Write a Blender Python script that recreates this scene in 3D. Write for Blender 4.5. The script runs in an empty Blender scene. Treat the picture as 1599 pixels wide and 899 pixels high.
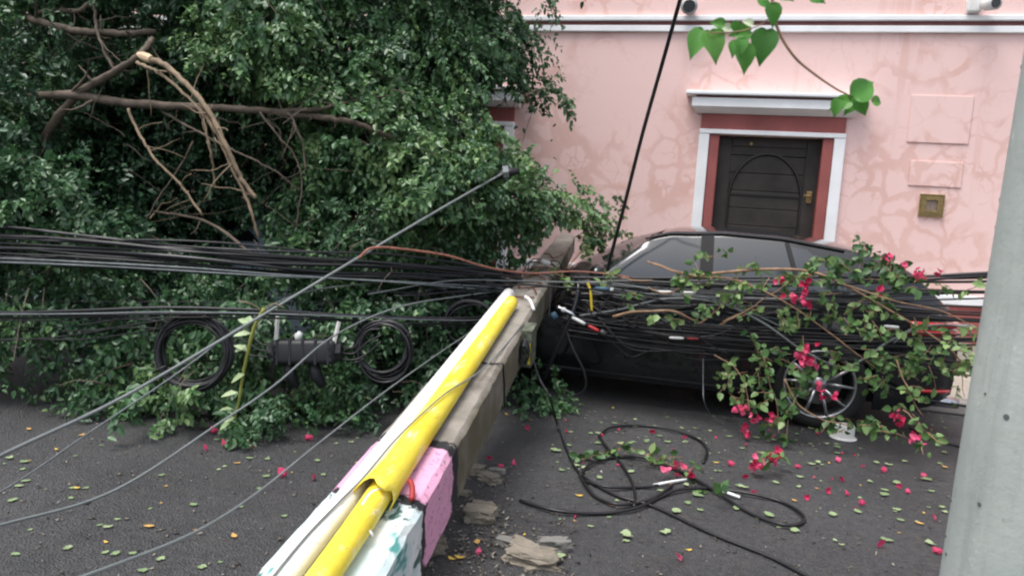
import bpy, bmesh, math, random
import numpy as np
from mathutils import Vector, Matrix

scene = bpy.context.scene
col = scene.collection
R = math.radians

# ------------------------------------------------------------------ camera
F = 1200.0
YAW, PITCH, ROLL = R(15.3), R(6.33), R(3.7)
CAM = np.array([0.0, 0.0, 1.55])
fh = np.array([-math.sin(YAW), math.cos(YAW), 0.0])
r0 = np.array([math.cos(YAW), math.sin(YAW), 0.0])
fw = fh * math.cos(PITCH) + np.array([0, 0, -math.sin(PITCH)])
u0 = np.cross(r0, fw)
rr = r0 * math.cos(ROLL) + u0 * math.sin(ROLL)
uu = u0 * math.cos(ROLL) - r0 * math.sin(ROLL)
cam = bpy.data.objects.new('camera', bpy.data.cameras.new('camera'))
col.objects.link(cam)
cam.matrix_world = Matrix(((rr[0], uu[0], -fw[0], CAM[0]), (rr[1], uu[1], -fw[1], CAM[1]),
                           (rr[2], uu[2], -fw[2], CAM[2]), (0, 0, 0, 1)))
cam.data.sensor_width = 36
cam.data.lens = 36 * F / 1599
cam.data.clip_end = 500
cam.data.clip_start = 0.05
cam.data.dof.use_dof = True
cam.data.dof.focus_distance = 5.5
cam.data.dof.aperture_fstop = 7
scene.camera = cam

# ------------------------------------------------------------------ light
SUN_EL, SUN_AZ = R(70), R(217)      # soft, high overcast light
w = bpy.data.worlds.new("World"); scene.world = w; w.use_nodes = True
nt = w.node_tree; bg = nt.nodes['Background']
sky = nt.nodes.new('ShaderNodeTexSky'); sky.sky_type = 'NISHITA'; sky.sun_disc = False
sky.sun_elevation = SUN_EL; sky.sun_rotation = SUN_AZ
sky.air_density = 1.0; sky.dust_density = 4.0
hs = nt.nodes.new('ShaderNodeHueSaturation'); hs.inputs['Saturation'].default_value = 0.48
nt.links.new(sky.outputs[0], hs.inputs['Color']); nt.links.new(hs.outputs[0], bg.inputs[0])
bg.inputs[1].default_value = 0.15
sun = bpy.data.objects.new('sun', bpy.data.lights.new('sun', 'SUN')); col.objects.link(sun)
sun.data.energy = 1.2; sun.data.angle = R(25); sun.data.color = (1, 0.98, 0.95)
sd = Vector((math.sin(SUN_AZ) * math.cos(SUN_EL), math.cos(SUN_AZ) * math.cos(SUN_EL), math.sin(SUN_EL)))
sun.rotation_euler = sd.to_track_quat('Z', 'Y').to_euler()
scene.view_settings.view_transform = 'Standard'
scene.view_settings.look = 'None'
scene.view_settings.gamma = 1.0
scene.view_settings.exposure = 0.86
scene.cycles.filter_width = 2.2
scene.cycles.max_bounces = 6

rnd = random.Random(7)
nr = np.random.default_rng(11)

# ------------------------------------------------------------------ helpers
def ray(px, py):
    d = fw + (px - 799.5) / F * rr - (py - 449.5) / F * uu
    return d
def W(px, py, z):
    """world point seen at pixel px,py at horizontal distance z along the view"""
    d = ray(px, py); return CAM + d * (z / d.dot(fh))
def Y(px, py, y):
    d = ray(px, py); return CAM + d * (y / d[1])
def G(px, py, h=0.0):
    d = ray(px, py); return CAM + d * ((h - CAM[2]) / d[2])
def pix(P):
    v = np.asarray(P) - CAM
    z = v @ fw
    return 799.5 + F * (v @ rr) / z, 449.5 - F * (v @ uu) / z

def tag(o, label=None, cat=None, group=None, kind=None):
    if label: o['label'] = label
    if cat: o['category'] = cat
    if group: o['group'] = group
    if kind: o['kind'] = kind
    return o
def empty(name, loc, label, cat, group=None):
    o = bpy.data.objects.new(name, None); col.objects.link(o)
    o.location = Vector([float(a) for a in loc]); o.empty_display_size = 0.1
    return tag(o, label, cat, group)
def link(name, me, mat, parent=None):
    o = bpy.data.objects.new(name, me); col.objects.link(o)
    if mat:
        for m in (mat if isinstance(mat, (list, tuple)) else [mat]): me.materials.append(m)
    if parent:
        o.parent = parent
        o.matrix_parent_inverse = chain_inv(parent)
    return o
def chain_inv(p):
    # parents here only carry a location
    t = Vector((0, 0, 0)); q = p
    loc = world_loc(p)
    return Matrix.Translation(-loc)
_wl = {}
def world_loc(o):
    # parented objects keep world-space mesh data, so only root empties have a location
    if o.parent is None: return Vector(o.location)
    return Vector((0, 0, 0))
def pymesh(name, verts, faces, mat, parent=None, smooth=False):
    me = bpy.data.meshes.new(name)
    me.from_pydata([tuple(map(float, v)) for v in verts], [], faces)
    me.update()
    if smooth: me.polygons.foreach_set('use_smooth', [True] * len(me.polygons))
    return link(name, me, mat, parent)
def npmesh(name, V, Fq, mat, parent=None, smooth=False, tint=None):
    """V (n,3), Fq (m,k) constant-size faces"""
    V = np.ascontiguousarray(V, dtype=np.float32); Fq = np.ascontiguousarray(Fq, dtype=np.int32)
    me = bpy.data.meshes.new(name); m, k = Fq.shape
    me.vertices.add(len(V)); me.vertices.foreach_set('co', V.ravel())
    me.loops.add(m * k); me.loops.foreach_set('vertex_index', Fq.ravel())
    me.polygons.add(m); me.polygons.foreach_set('loop_start', np.arange(0, m * k, k, dtype=np.int32))
    try: me.polygons.foreach_set('loop_total', np.full(m, k, dtype=np.int32))
    except Exception: pass
    me.update(calc_edges=True)
    if smooth: me.polygons.foreach_set('use_smooth', np.ones(m, dtype=bool))
    if tint is not None:
        a = me.attributes.new('tint', 'FLOAT', 'POINT'); a.data.foreach_set('value', tint.astype(np.float32))
    return link(name, me, mat, parent)

class MB:
    def __init__(s): s.v = []; s.f = []
    def add(s, vs, fs):
        b = len(s.v); s.v += [tuple(map(float, v)) for v in vs]; s.f += [tuple(b + i for i in f) for f in fs]
    def box(s, x0, x1, y0, y1, z0, z1, bev=0.0):
        x0, x1 = sorted((x0, x1)); y0, y1 = sorted((y0, y1)); z0, z1 = sorted((z0, z1))
        if bev <= 0:
            vs = [(x, y, z) for x in (x0, x1) for y in (y0, y1) for z in (z0, z1)]
            s.add(vs, [(0, 1, 3, 2), (4, 6, 7, 5), (0, 4, 5, 1), (2, 3, 7, 6), (0, 2, 6, 4), (1, 5, 7, 3)])
        else:
            bm = bmesh.new(); bmesh.ops.create_cube(bm, size=1)
            for v in bm.verts:
                v.co = Vector(((x0 + x1) / 2 + v.co.x * (x1 - x0), (y0 + y1) / 2 + v.co.y * (y1 - y0), (z0 + z1) / 2 + v.co.z * (z1 - z0)))
            bmesh.ops.bevel(bm, geom=bm.edges[:], offset=bev, segments=2, affect='EDGES', profile=0.5)
            bm.verts.ensure_lookup_table()
            s.add([v.co[:] for v in bm.verts], [tuple(v.index for v in f.verts) for f in bm.faces]); bm.free()
    def tube(s, pts, rad, n=8, cap=True):
        P = [Vector([float(a) for a in p]) for p in pts]
        if not hasattr(rad, '__len__'): rad = [rad] * len(P)
        t0 = (P[1] - P[0]).normalized()
        nn = t0.orthogonal().normalized(); rings = []
        for i, p in enumerate(P):
            t = (P[min(i + 1, len(P) - 1)] - P[max(i - 1, 0)])
            if t.length < 1e-9: t = t0
            t = t.normalized()
            nn = (nn - t * nn.dot(t))
            nn = nn.normalized() if nn.length > 1e-6 else t.orthogonal().normalized()
            b = t.cross(nn)
            rings.append([p + (nn * math.cos(2 * math.pi * k / n) + b * math.sin(2 * math.pi * k / n)) * rad[i] for k in range(n)])
        vs = [v for r in rings for v in r]; fs = []
        for i in range(len(P) - 1):
            for k in range(n):
                a = i * n + k; b_ = i * n + (k + 1) % n
                fs.append((a, b_, b_ + n, a + n))
        if cap:
            fs.append(tuple(range(n - 1, -1, -1))); fs.append(tuple((len(P) - 1) * n + k for k in range(n)))
        s.add(vs, fs)
    def build(s, name, mat, parent=None, smooth=False):
        return pymesh(name, s.v, s.f, mat, parent, smooth)

def spline(pts, n=8):
    """Catmull-Rom through points"""
    P = [np.asarray(p, float) for p in pts]
    if len(P) < 3:
        return [P[0] + (P[-1] - P[0]) * t for t in np.linspace(0, 1, n + 1)]
    P = [2 * P[0] - P[1]] + P + [2 * P[-1] - P[-2]]
    out = []
    for i in range(1, len(P) - 2):
        a, b, c, d = P[i - 1:i + 3]
        for t in np.linspace(0, 1, n, endpoint=False):
            out.append(0.5 * ((2 * b) + (c - a) * t + (2 * a - 5 * b + 4 * c - d) * t * t + (3 * b - a - 3 * c + d) * t ** 3))
    out.append(P[-2]); return out
def wobble(pts, amp, seed=0, k=3):
    g = np.random.default_rng(seed); n = len(pts); t = np.linspace(0, 1, n); o = np.zeros((n, 3))
    for j in range(1, k + 3):
        o += np.sin(t[:, None] * j * 3.1 * g.uniform(.7, 1.6, 3) + g.uniform(0, 6, 3)) * g.uniform(-1, 1, 3) / j
    return [np.asarray(p) + o[i] * amp for i, p in enumerate(pts)]

# ------------------------------------------------------------------ materials
class N:
    def __init__(s, name):
        s.m = bpy.data.materials.new(name); s.m.use_nodes = True; s.t = s.m.node_tree
        s.b = s.t.nodes['Principled BSDF']; s.L = s.t.links
    def n(s, ty, **kw):
        x = s.t.nodes.new(ty)
        for k, v in kw.items():
            if k in x.inputs.keys(): x.inputs[k].default_value = v
            else: setattr(x, k, v)
        return x
    def l(s, a, b): s.L.new(a, b)
    def coord(s, kind='Object', scale=(1, 1, 1)):
        tc = s.n('ShaderNodeTexCoord'); mp = s.n('ShaderNodeMapping'); s.l(tc.outputs[kind], mp.inputs[0])
        mp.inputs['Scale'].default_value = scale; return mp.outputs[0]
    def noise(s, vec, scale, detail=4, rough=.55):
        x = s.n('ShaderNodeTexNoise', Scale=scale, Detail=detail, Roughness=rough)
        if vec is not None: s.l(vec, x.inputs['Vector'])
        return x.outputs['Fac']
    def rng(s, v, a, b, c=0., d=1.):
        x = s.n('ShaderNodeMapRange'); s.l(v, x.inputs[0])
        for i, q in enumerate((a, b, c, d)): x.inputs[i + 1].default_value = q
        return x.outputs[0]
    def math(s, op, a, b=0.):
        x = s.n('ShaderNodeMath', operation=op)
        for i, q in enumerate((a, b)):
            if isinstance(q, (int, float)): x.inputs[i].default_value = q
            else: s.l(q, x.inputs[i])
        return x.outputs[0]
    def mix(s, f, a, b):
        x = s.n('ShaderNodeMix', data_type='RGBA')
        for i, q in ((0, f), (6, a), (7, b)):
            if isinstance(q, (int, float)): x.inputs[i].default_value = q
            elif isinstance(q, tuple): x.inputs[i].default_value = (*q, 1) if len(q) == 3 else q
            else: s.l(q, x.inputs[i])
        return x.outputs[2]
    def bump(s, h, strength=.3, dist=.01):
        x = s.n('ShaderNodeBump', Strength=strength, Distance=dist); s.l(h, x.inputs['Height']); s.l(x.outputs[0], s.b.inputs['Normal'])
    def set(s, **kw):
        for k, v in kw.items():
            k = k.replace('_', ' ')
            if isinstance(v, tuple): v = (*v, 1) if len(v) == 3 else v
            s.b.inputs[k].default_value = v
        return s
    def base(s, c): s.l(c, s.b.inputs['Base Color'])

def simple(name, c, rough=.5, metal=0., var=.15, scale=8, bump=0., spec=.5, coat=0.):
    m = N(name); m.set(Roughness=rough, Metallic=metal); m.b.inputs['Specular IOR Level'].default_value = spec
    m.b.inputs['Coat Weight'].default_value = coat
    v = m.coord(); f = m.noise(v, scale)
    c2 = tuple(x * (1 - var * 2) for x in c); c3 = tuple(min(1, x * (1 + var)) for x in c)
    m.base(m.mix(m.rng(f, .3, .7), c2, c3))
    if bump: m.bump(m.noise(v, scale * 6), bump, .004)
    return m.m

def leafmat(name, dark, mid, light, rough=.35, trans=.12, spec=.6):
    m = N(name); a = m.n('ShaderNodeAttribute', attribute_name='tint')
    r = m.n('ShaderNodeValToRGB'); m.l(a.outputs['Fac'], r.inputs[0])
    e = r.color_ramp.elements; e[0].position = 0; e[0].color = (*dark, 1); e[1].position = 1; e[1].color = (*light, 1)
    x = e.new(.5); x.color = (*mid, 1)
    ge = m.n('ShaderNodeNewGeometry'); bk = m.math('MULTIPLY', ge.outputs['Backfacing'], .45)
    m.base(m.mix(bk, r.outputs[0], tuple(min(.8, x * 1.35 + .05) for x in mid))); m.set(Roughness=rough); m.b.inputs['Specular IOR Level'].default_value = spec
    if trans:
        tr = m.n('ShaderNodeBsdfTranslucent'); m.l(r.outputs[0], tr.inputs[0]); mx = m.n('ShaderNodeMixShader'); mx.inputs[0].default_value = trans
        m.l(m.b.outputs[0], mx.inputs[1]); m.l(tr.outputs[0], mx.inputs[2]); m.l(mx.outputs[0], m.t.nodes['Material Output'].inputs[0])
    return m.m

# damp stained pink plaster
def pink_plaster():
    m = N('pink_plaster'); v = m.coord()
    nz = m.n('ShaderNodeTexNoise', Scale=2.2, Detail=4); m.l(v, nz.inputs['Vector'])
    sub = m.n('ShaderNodeVectorMath', operation='SUBTRACT'); m.l(nz.outputs['Color'], sub.inputs[0]); sub.inputs[1].default_value = (.5, .5, .5)
    sc = m.n('ShaderNodeVectorMath', operation='SCALE'); m.l(sub.outputs[0], sc.inputs[0]); sc.inputs['Scale'].default_value = .45
    ad = m.n('ShaderNodeVectorMath', operation='ADD'); m.l(v, ad.inputs[0]); m.l(sc.outputs[0], ad.inputs[1])
    vo = m.n('ShaderNodeTexVoronoi', feature='DISTANCE_TO_EDGE', Scale=3.3); m.l(ad.outputs[0], vo.inputs['Vector'])
    vo2 = m.n('ShaderNodeTexVoronoi', feature='DISTANCE_TO_EDGE', Scale=8.5); m.l(ad.outputs[0], vo2.inputs['Vector'])
    edge = m.math('ADD', vo.outputs['Distance'], m.rng(m.noise(v, 8, 3, .5), .25, .75, -.03, .03))
    fine_e = m.math('ADD', vo2.outputs['Distance'], m.rng(m.noise(v, 11, 3, .5), .25, .75, -.03, .03))
    sep = m.n('ShaderNodeSeparateXYZ'); m.l(v, sep.inputs[0])
    hz = m.rng(sep.outputs[2], 2.3, 3.4, .0, -.20)          # dry up high
    low = m.math('ADD', m.math('ADD', m.noise(v, .85, 3, .5), hz), m.rng(m.noise(v, 5, 3), .2, .8, -.06, .06))
    mask = m.rng(low, .42, .49)
    tl = m.rng(m.noise(v, 1.5, 2), .32, .68, .03, .17)
    isl = m.rng(m.math('SUBTRACT', edge, tl), -.03, .03)
    crumb = m.rng(fine_e, .06, .03)                         # small cells break up some of the islands
    crumb = m.math('MULTIPLY', crumb, m.rng(m.noise(v, 1.3, 2), .50, .56))
    isl = m.math('MULTIPLY', isl, m.math('SUBTRACT', 1., crumb))
    damp = m.math('MULTIPLY', mask, m.math('SUBTRACT', 1., m.math('MULTIPLY', isl, .9)))
    vein = m.math('MULTIPLY', m.rng(edge, .03, .008), m.rng(low, .31, .42, 0, .55))
    damp = m.math('MAXIMUM', damp, vein)
    # vertical run marks
    vs = m.coord(scale=(5, 1, .35)); run = m.rng(m.noise(vs, 1.1, 4, .6), .58, .68)
    run = m.math('MULTIPLY', run, m.rng(m.noise(v, .5, 2), .42, .6, 0., .8))
    damp = m.math('MAXIMUM', damp, run)
    # thin streak under the right-hand lamp
    bx = m.math('ABSOLUTE', m.math('SUBTRACT', m.math('ADD', sep.outputs[0], m.rng(m.noise(v, 2.2, 4), 0, 1, -.22, .22)), 2.86))
    damp = m.math('MAXIMUM', damp, m.math('MULTIPLY', m.rng(bx, .20, .16), m.rng(m.noise(v, 3, 3), .3, .45, .5, 1)))
    fine = m.rng(m.noise(v, 14, 6, .7), .3, .7, -.06, .06)
    damp = m.math('ADD', m.math('MULTIPLY', damp, m.rng(m.noise(v, 2.6, 3), .3, .7, .55, 1.)), fine)
    c = m.mix(damp, (.83, .60, .565), (.69, .43, .375))
    c = m.mix(m.rng(m.noise(v, .4, 2), .3, .7, 0, .3), c, (.80, .50, .46))
    m.base(c); m.set(Roughness=.85); m.bump(m.noise(v, 40, 5, .7), .25, .003)
    return m.m
def asphalt():
    m = N('asphalt'); v = m.coord()
    a = m.noise(v, 90, 3, .8); b = m.noise(v, 1.3, 5, .65); g = m.noise(v, 8, 5, .7)
    c = m.mix(m.rng(b, .3, .7), (.036, .037, .040), (.070, .071, .074))
    c = m.mix(m.rng(g, .50, .72, 0, .6), c, (.085, .075, .066))
    c = m.mix(m.rng(m.noise(v, 2.6, 6, .7), .56, .66, 0, .55), c, (.024, .023, .024))
    c = m.mix(m.rng(a, .60, .78, 0, .8), c, (.22, .21, .20))
    c = m.mix(m.rng(a, .42, .28, 0, .7), c, (.014, .013, .013))
    mid = m.noise(v, 26, 4, .8); c = m.mix(m.rng(mid, .52, .70, 0, .55), c, (.11, .108, .105)); c = m.mix(m.rng(mid, .48, .34, 0, .6), c, (.020, .019, .019))
    vo = m.n('ShaderNodeTexVoronoi', Scale=95.); m.l(v, vo.inputs['Vector'])
    c = m.mix(m.rng(vo.outputs['Distance'], .26, .18, 0, .35), c, (.13, .12, .115))
    m.base(c); m.l(m.rng(b, .35, .65, .5, .8), m.b.inputs['Roughness'])
    m.bump(m.math('ADD', m.math('MULTIPLY', a, .5), m.math('ADD', vo.outputs['Distance'], mid)), 1.0, .012); return m.m
def concrete(name, c1, c2, moss=0., scale=3.):
    m = N(name); v = m.coord()
    c = m.mix(m.rng(m.noise(v, scale, 6, .65), .3, .7), c1, c2)
    c = m.mix(m.rng(m.noise(v, scale * 12, 4, .7), .62, .75, 0, .6), c, tuple(x * .45 for x in c1))
    if moss: c = m.mix(m.rng(m.noise(v, scale * 1.3, 5), .45, .65, 0, moss), c, (.10, .10, .05))
    m.base(c); m.set(Roughness=.85); m.bump(m.noise(v, scale * 14, 6, .75), .6, .006); return m.m

M = {}
M['plaster'] = pink_plaster(); M['asphalt'] = asphalt()
M['white_trim'] = simple('white_paint_trim', (.86, .87, .88), .6, var=.05, scale=3)
M['dark_red'] = simple('dark_red_paint', (.34, .095, .085), .7, var=.12, scale=3)
M['maroon'] = simple('maroon_groove', (.24, .09, .09), .8, var=.1)
M['wood'] = simple('dark_door_wood', (.030, .023, .019), .55, var=.3, scale=5, bump=.3)
M['wood2'] = simple('dark_door_moulding', (.015, .013, .012), .5, var=.2, scale=5)
M['brass'] = simple('brass', (.30, .20, .09), .5, .8, .2)
M['pave'] = concrete('pavement_concrete', (.30, .27, .23), (.42, .38, .33))
M['kerb'] = concrete('kerb_concrete', (.17, .16, .15), (.27, .25, .23))
M['pole'] = concrete('weathered_pole_concrete', (.20, .18, .155), (.36, .33, .29), .55, 3.5)
def post_mat():
    m = N('grey_green_post_concrete'); v = m.coord(); vs = m.coord(scale=(6, 6, .5))
    c = m.mix(m.rng(m.noise(v, 2, 6, .65), .3, .7), (.30, .335, .31), (.43, .46, .43))
    c = m.mix(m.rng(m.noise(vs, 2.5, 5, .65), .50, .70, 0, .6), c, (.24, .265, .245))
    c = m.mix(m.rng(m.noise(v, 30, 4, .7), .64, .72, 0, .5), c, (.20, .22, .20))
    c = m.mix(m.rng(m.noise(v, 11, 5, .7), .66, .74, 0, .6), c, (.62, .64, .60))
    m.base(c); m.set(Roughness=.8); m.bump(m.noise(v, 22, 6, .75), .5, .006); return m.m
M['post'] = post_mat()
M['rubble'] = concrete('broken_concrete', (.13, .115, .09), (.30, .265, .21), 0, 9)
def worn_highlit_yellow():
    m = N('worn_highlit_yellow_plastic'); v = m.coord(); vs = m.coord(scale=(2.5, .6, 1))
    c = m.mix(m.rng(m.noise(v, 5, 4), .35, .65), (.74, .57, .03), (.82, .68, .07))
    c = m.mix(m.rng(m.noise(vs, 9, 6, .7), .55, .66, 0, .75), c, (.86, .80, .48))  # pale streaks: scuffed wear plus white highlights painted into the colour
    c = m.mix(m.rng(m.noise(vs, 22, 5, .75), .62, .70, 0, .7), c, (.42, .30, .06))
    m.base(c); m.l(m.rng(m.noise(v, 12, 4), .3, .7, .42, .7), m.b.inputs['Roughness']); m.bump(m.noise(vs, 7, 4, .6), .6, .012); return m.m
M['yellow'] = worn_highlit_yellow()
def worn_white():
    m = N('scuffed_white_pipe'); v = m.coord(); vs = m.coord(scale=(2.5, .6, 1))
    c = m.mix(m.rng(m.noise(vs, 16, 6, .7), .58, .70, 0, .7), (.80, .79, .78), (.45, .42, .38))
    m.base(c); m.set(Roughness=.45); m.bump(m.noise(vs, 8, 4), .3, .006); return m.m
M['white_pvc'] = worn_white()
M['cable'] = simple('black_cable', (.012, .012, .014), .42, var=.1)
M['cable_gloss'] = simple('glossy_black_cable', (.02, .02, .023), .28, var=.1)
M['steel'] = simple('grey_steel_wire', (.17, .19, .20), .5, .3, .15, 20)
M['grey_cable'] = simple('grey_cable', (.17, .19, .19), .5, 0, .1)
M['box'] = simple('black_plastic_case', (.018, .019, .022), .5, var=.1, bump=.1)
M['strap'] = simple('white_strap', (.62, .62, .58), .6, var=.1)
M['bark'] = simple('grey_brown_bark', (.135, .105, .08), .85, var=.25, scale=10, bump=.6)
M['bark_pale'] = simple('pale_peeled_bark', (.25, .185, .12), .8, var=.2, scale=10, bump=.4)
M['cut'] = simple('fresh_cut_wood', (.75, .55, .36), .8, var=.1)
M['cane'] = simple('brown_cane', (.28, .17, .10), .7, var=.2, scale=20)
M['red_cane'] = simple('reddish_cane', (.30, .12, .085), .6, var=.2, scale=20)
M['rust'] = simple('rusty_steel', (.16, .06, .04), .8, var=.2, scale=20)
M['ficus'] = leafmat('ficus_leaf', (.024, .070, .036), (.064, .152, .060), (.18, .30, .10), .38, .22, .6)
M['boug'] = leafmat('bougainvillea_leaf', (.030, .085, .028), (.085, .18, .05), (.24, .34, .13), .45, .2, .4)
M['pale'] = leafmat('pale_leaf_underside', (.25, .36, .16), (.42, .52, .30), (.55, .62, .42), .5, .2, .3)
M['near'] = leafmat('near_leaf', (.05, .18, .03), (.09, .28, .045), (.2, .42, .09), .4, .3, .4)
M['petal'] = leafmat('magenta_bract', (.45, .02, .07), (.66, .05, .15), (.78, .16, .28), .6, .3, .2)
M['fallen_green'] = leafmat('fallen_green_leaf', (.07, .12, .05), (.17, .24, .11), (.30, .35, .20), .6, .0, .3)
M['fallen_brown'] = leafmat('fallen_brown_leaf', (.20, .12, .04), (.45, .26, .07), (.62, .48, .05), .7, .0, .2)
M['grit'] = leafmat('grit_and_crumbs', (.05, .045, .04), (.2, .18, .15), (.5, .46, .4), .9, 0, .2)
M['glass'] = simple('dark_tinted_glass', (.03, .036, .042), .07, var=.02, spec=.75)
M['chrome'] = simple('chrome', (.6, .6, .62), .18, 1., .03)
M['alloy'] = simple('silver_alloy', (.42, .43, .45), .32, .9, .05)
M['rubber'] = simple('tyre_rubber', (.012, .012, .012), .8, var=.1)
M['black'] = simple('matt_black', (.006, .006, .007), .75, var=.1)
M['tail'] = simple('red_tail_lens', (.45, .01, .015), .15, var=.05, coat=1.)
M['clear'] = simple('clear_lens', (.6, .62, .65), .12, var=.05, coat=1.)
M['ceramic'] = simple('white_plastic_tub', (.72, .72, .70), .45, var=.06)
M['red_plastic'] = simple('red_tape', (.42, .03, .03), .5)
M['yellow_tape'] = simple('yellow_tape', (.75, .55, .03), .5)
M['blue_plastic'] = simple('blue_connector', (.05, .12, .18), .5)
def paint(name, c, rough=.22):
    m = N(name); m.set(Base_Color=c, Roughness=rough, Metallic=.0); m.b.inputs['Specular IOR Level'].default_value = .2; m.b.inputs['Coat Weight'].default_value = 1; m.b.inputs['Coat Roughness'].default_value = .06
    v = m.coord(); m.l(m.rng(m.noise(v, 9, 4), .3, .7, rough, rough + .12), m.b.inputs['Roughness'])
    return m.m
M['black_paint'] = paint('black_car_paint', (.006, .007, .009))
M['blue_paint'] = paint('pale_blue_car_paint', (.60, .72, .84))

# painted concrete pole: u = metres along the pole from its foot
def pole_paint():
    m = N('painted_pole_concrete'); v = m.coord()
    a = m.n('ShaderNodeAttribute', attribute_name='along'); s_ = m.math('ADD', a.outputs['Fac'], m.rng(m.noise(v, 9, 5, .7), 0, 1, -.09, .09))
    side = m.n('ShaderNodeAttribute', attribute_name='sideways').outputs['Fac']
    c1 = m.mix(m.rng(m.noise(v, 4, 6, .65), .3, .7), (.16, .145, .12), (.34, .31, .275))
    c1 = m.mix(m.rng(m.noise(v, 35, 4, .7), .6, .75, 0, .6), c1, (.07, .065, .055))
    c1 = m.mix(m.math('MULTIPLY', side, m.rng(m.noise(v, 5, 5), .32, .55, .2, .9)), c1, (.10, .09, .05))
    blue = m.mix(m.rng(m.noise(v, 6, 5, .7), .45, .62), (.55, .66, .66), (.78, .80, .78))
    vv = m.coord(scale=(1, .45, 1)); sp = m.noise(vv, 13, 3, .6)
    blue = m.mix(m.rng(sp, .60, .64), blue, (.05, .12, .11))
    blue = m.mix(m.rng(m.noise(vv, 7, 3, .6), .62, .66, 0, .9), blue, (.03, .28, .26))
    pink = m.mix(m.rng(m.noise(v, 30, 4, .8), .56, .66), (.72, .36, .52), (.25, .10, .14))
    blk = (.015, .015, .018)
    def band(lo, c, prev): return m.mix(m.rng(s_, lo - .006, lo + .006), prev, c)
    S = POLE_BANDS
    c = band(S[0], blk, blue); c = band(S[1], pink, c); c = band(S[2], blk, c)
    c = band(S[3], c1, c)
    # flaked paint
    c = m.mix(m.rng(m.noise(v, 16, 5, .8), .61, .66), c, c1)
    m.base(c); m.set(Roughness=.75); m.bump(m.noise(v, 45, 6, .75), .6, .005); return m.m

# ------------------------------------------------------------------ ground
WALL_Y = 8.78
me = MB(); n = 60
xs = np.linspace(-60, 60, 2); me.add([(-60, -60, 0), (60, -60, 0), (60, 60, 0), (-60, 60, 0)], [(0, 1, 2, 3)])
tag(me.build('road', M['asphalt']), kind='structure', label='dark wet asphalt road strewn with leaves')
b = MB(); b.box(-30, 1.82, 8.16, WALL_Y + .02, .004, .125, .015); b.box(1.84, 12, 7.36, WALL_Y + .02, .004, .125, .015)
tag(b.build('pavement', M['pave']), kind='structure', label='beige concrete pavement along the pink house')
b = MB()
b.box(-30, 1.72, 8.01, 8.155, .002, .115, .02)
for i in range(10): b.box(1.72 + i * 1.0, 1.72 + i * 1.0 + .99, 7.18, 7.355, .002, .115, .02)
tag(b.build('kerb', M['kerb']), kind='structure', label='low concrete kerb')

# ------------------------------------------------------------------ the pink house
house = empty('pink_house', (1.3, WALL_Y, 0), 'pink plastered house front with damp stains behind the black car', 'house')
def wp(px, py):
    p = Y(px, py, WALL_Y); return p[0], p[2]
DX0 = wp(1084, 300)[0]; DX1 = wp(1318, 235)[0]           # outside of the white door surround
DZ = wp(1200, 213)[1]                                     # underside of white head
print('door', DX0, DX1, DZ)
WDX1 = wp(803, 215)[0]; WDX0 = WDX1 - (DX1 - DX0)
TOP = 6.5
wall = MB()
ins = .10
def wallbox(x0, x1, z0, z1): wall.box(x0, x1, WALL_Y, WALL_Y + .35, z0, z1)
wallbox(-30, WDX0 + ins, 0, TOP); wallbox(WDX1 - ins, DX0 + ins, 0, TOP); wallbox(DX1 - ins, 14, 0, TOP)
wallbox(WDX0 + ins, WDX1 - ins, DZ, TOP); wallbox(DX0 + ins, DX1 - ins, DZ, TOP)
wo = wall.build('wall', M['plaster'], house)
# back of the building and roof edge
b = MB(); b.box(-30, 14, WALL_Y + .36, WALL_Y + 4, 0, TOP - .02); b.build('rear_block', M['plaster'], house)
b = MB(); b.box(-30.1, 14.1, WALL_Y - .10, WALL_Y + .42, TOP, TOP + .14, .01); b.build('roof_edge', M['white_trim'], house)
# twin white mouldings with a maroon groove
z1 = wp(1100, 26)[1]; z2 = wp(1100, 34)[1]; z3 = wp(1100, 41)[1]; z4 = wp(1100, 51)[1]
c_ = MB(); c_.box(-30, 14, WALL_Y - .055, WALL_Y, z2, z1, .008); c_.box(-30, 14, WALL_Y - .04, WALL_Y, z4, z3, .008)
co = c_.build('cornice', M['white_trim'], house)
g = MB(); g.box(-30, 14, WALL_Y - .012, WALL_Y, z3, z2); g.build('cornice_groove', M['maroon'], co)
# dado
segs = [(-30, WDX0 - .003), (WDX1 + .003, DX0 - .003), (DX1 + .003, 14)]
a_, b_, e_ = MB(), MB(), MB()
for x0, x1 in segs:
    a_.box(x0, x1, WALL_Y - .045, WALL_Y, .80, .90, .01); b_.box(x0, x1, WALL_Y - .02, WALL_Y, .42, .80); e_.box(x0, x1, WALL_Y - .03, WALL_Y, .12, .42)
a_.build('dado_rail', M['white_trim'], house); b_.build('dado', M['dark_red'], house); e_.build('plinth', M['pave'], house)

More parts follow.
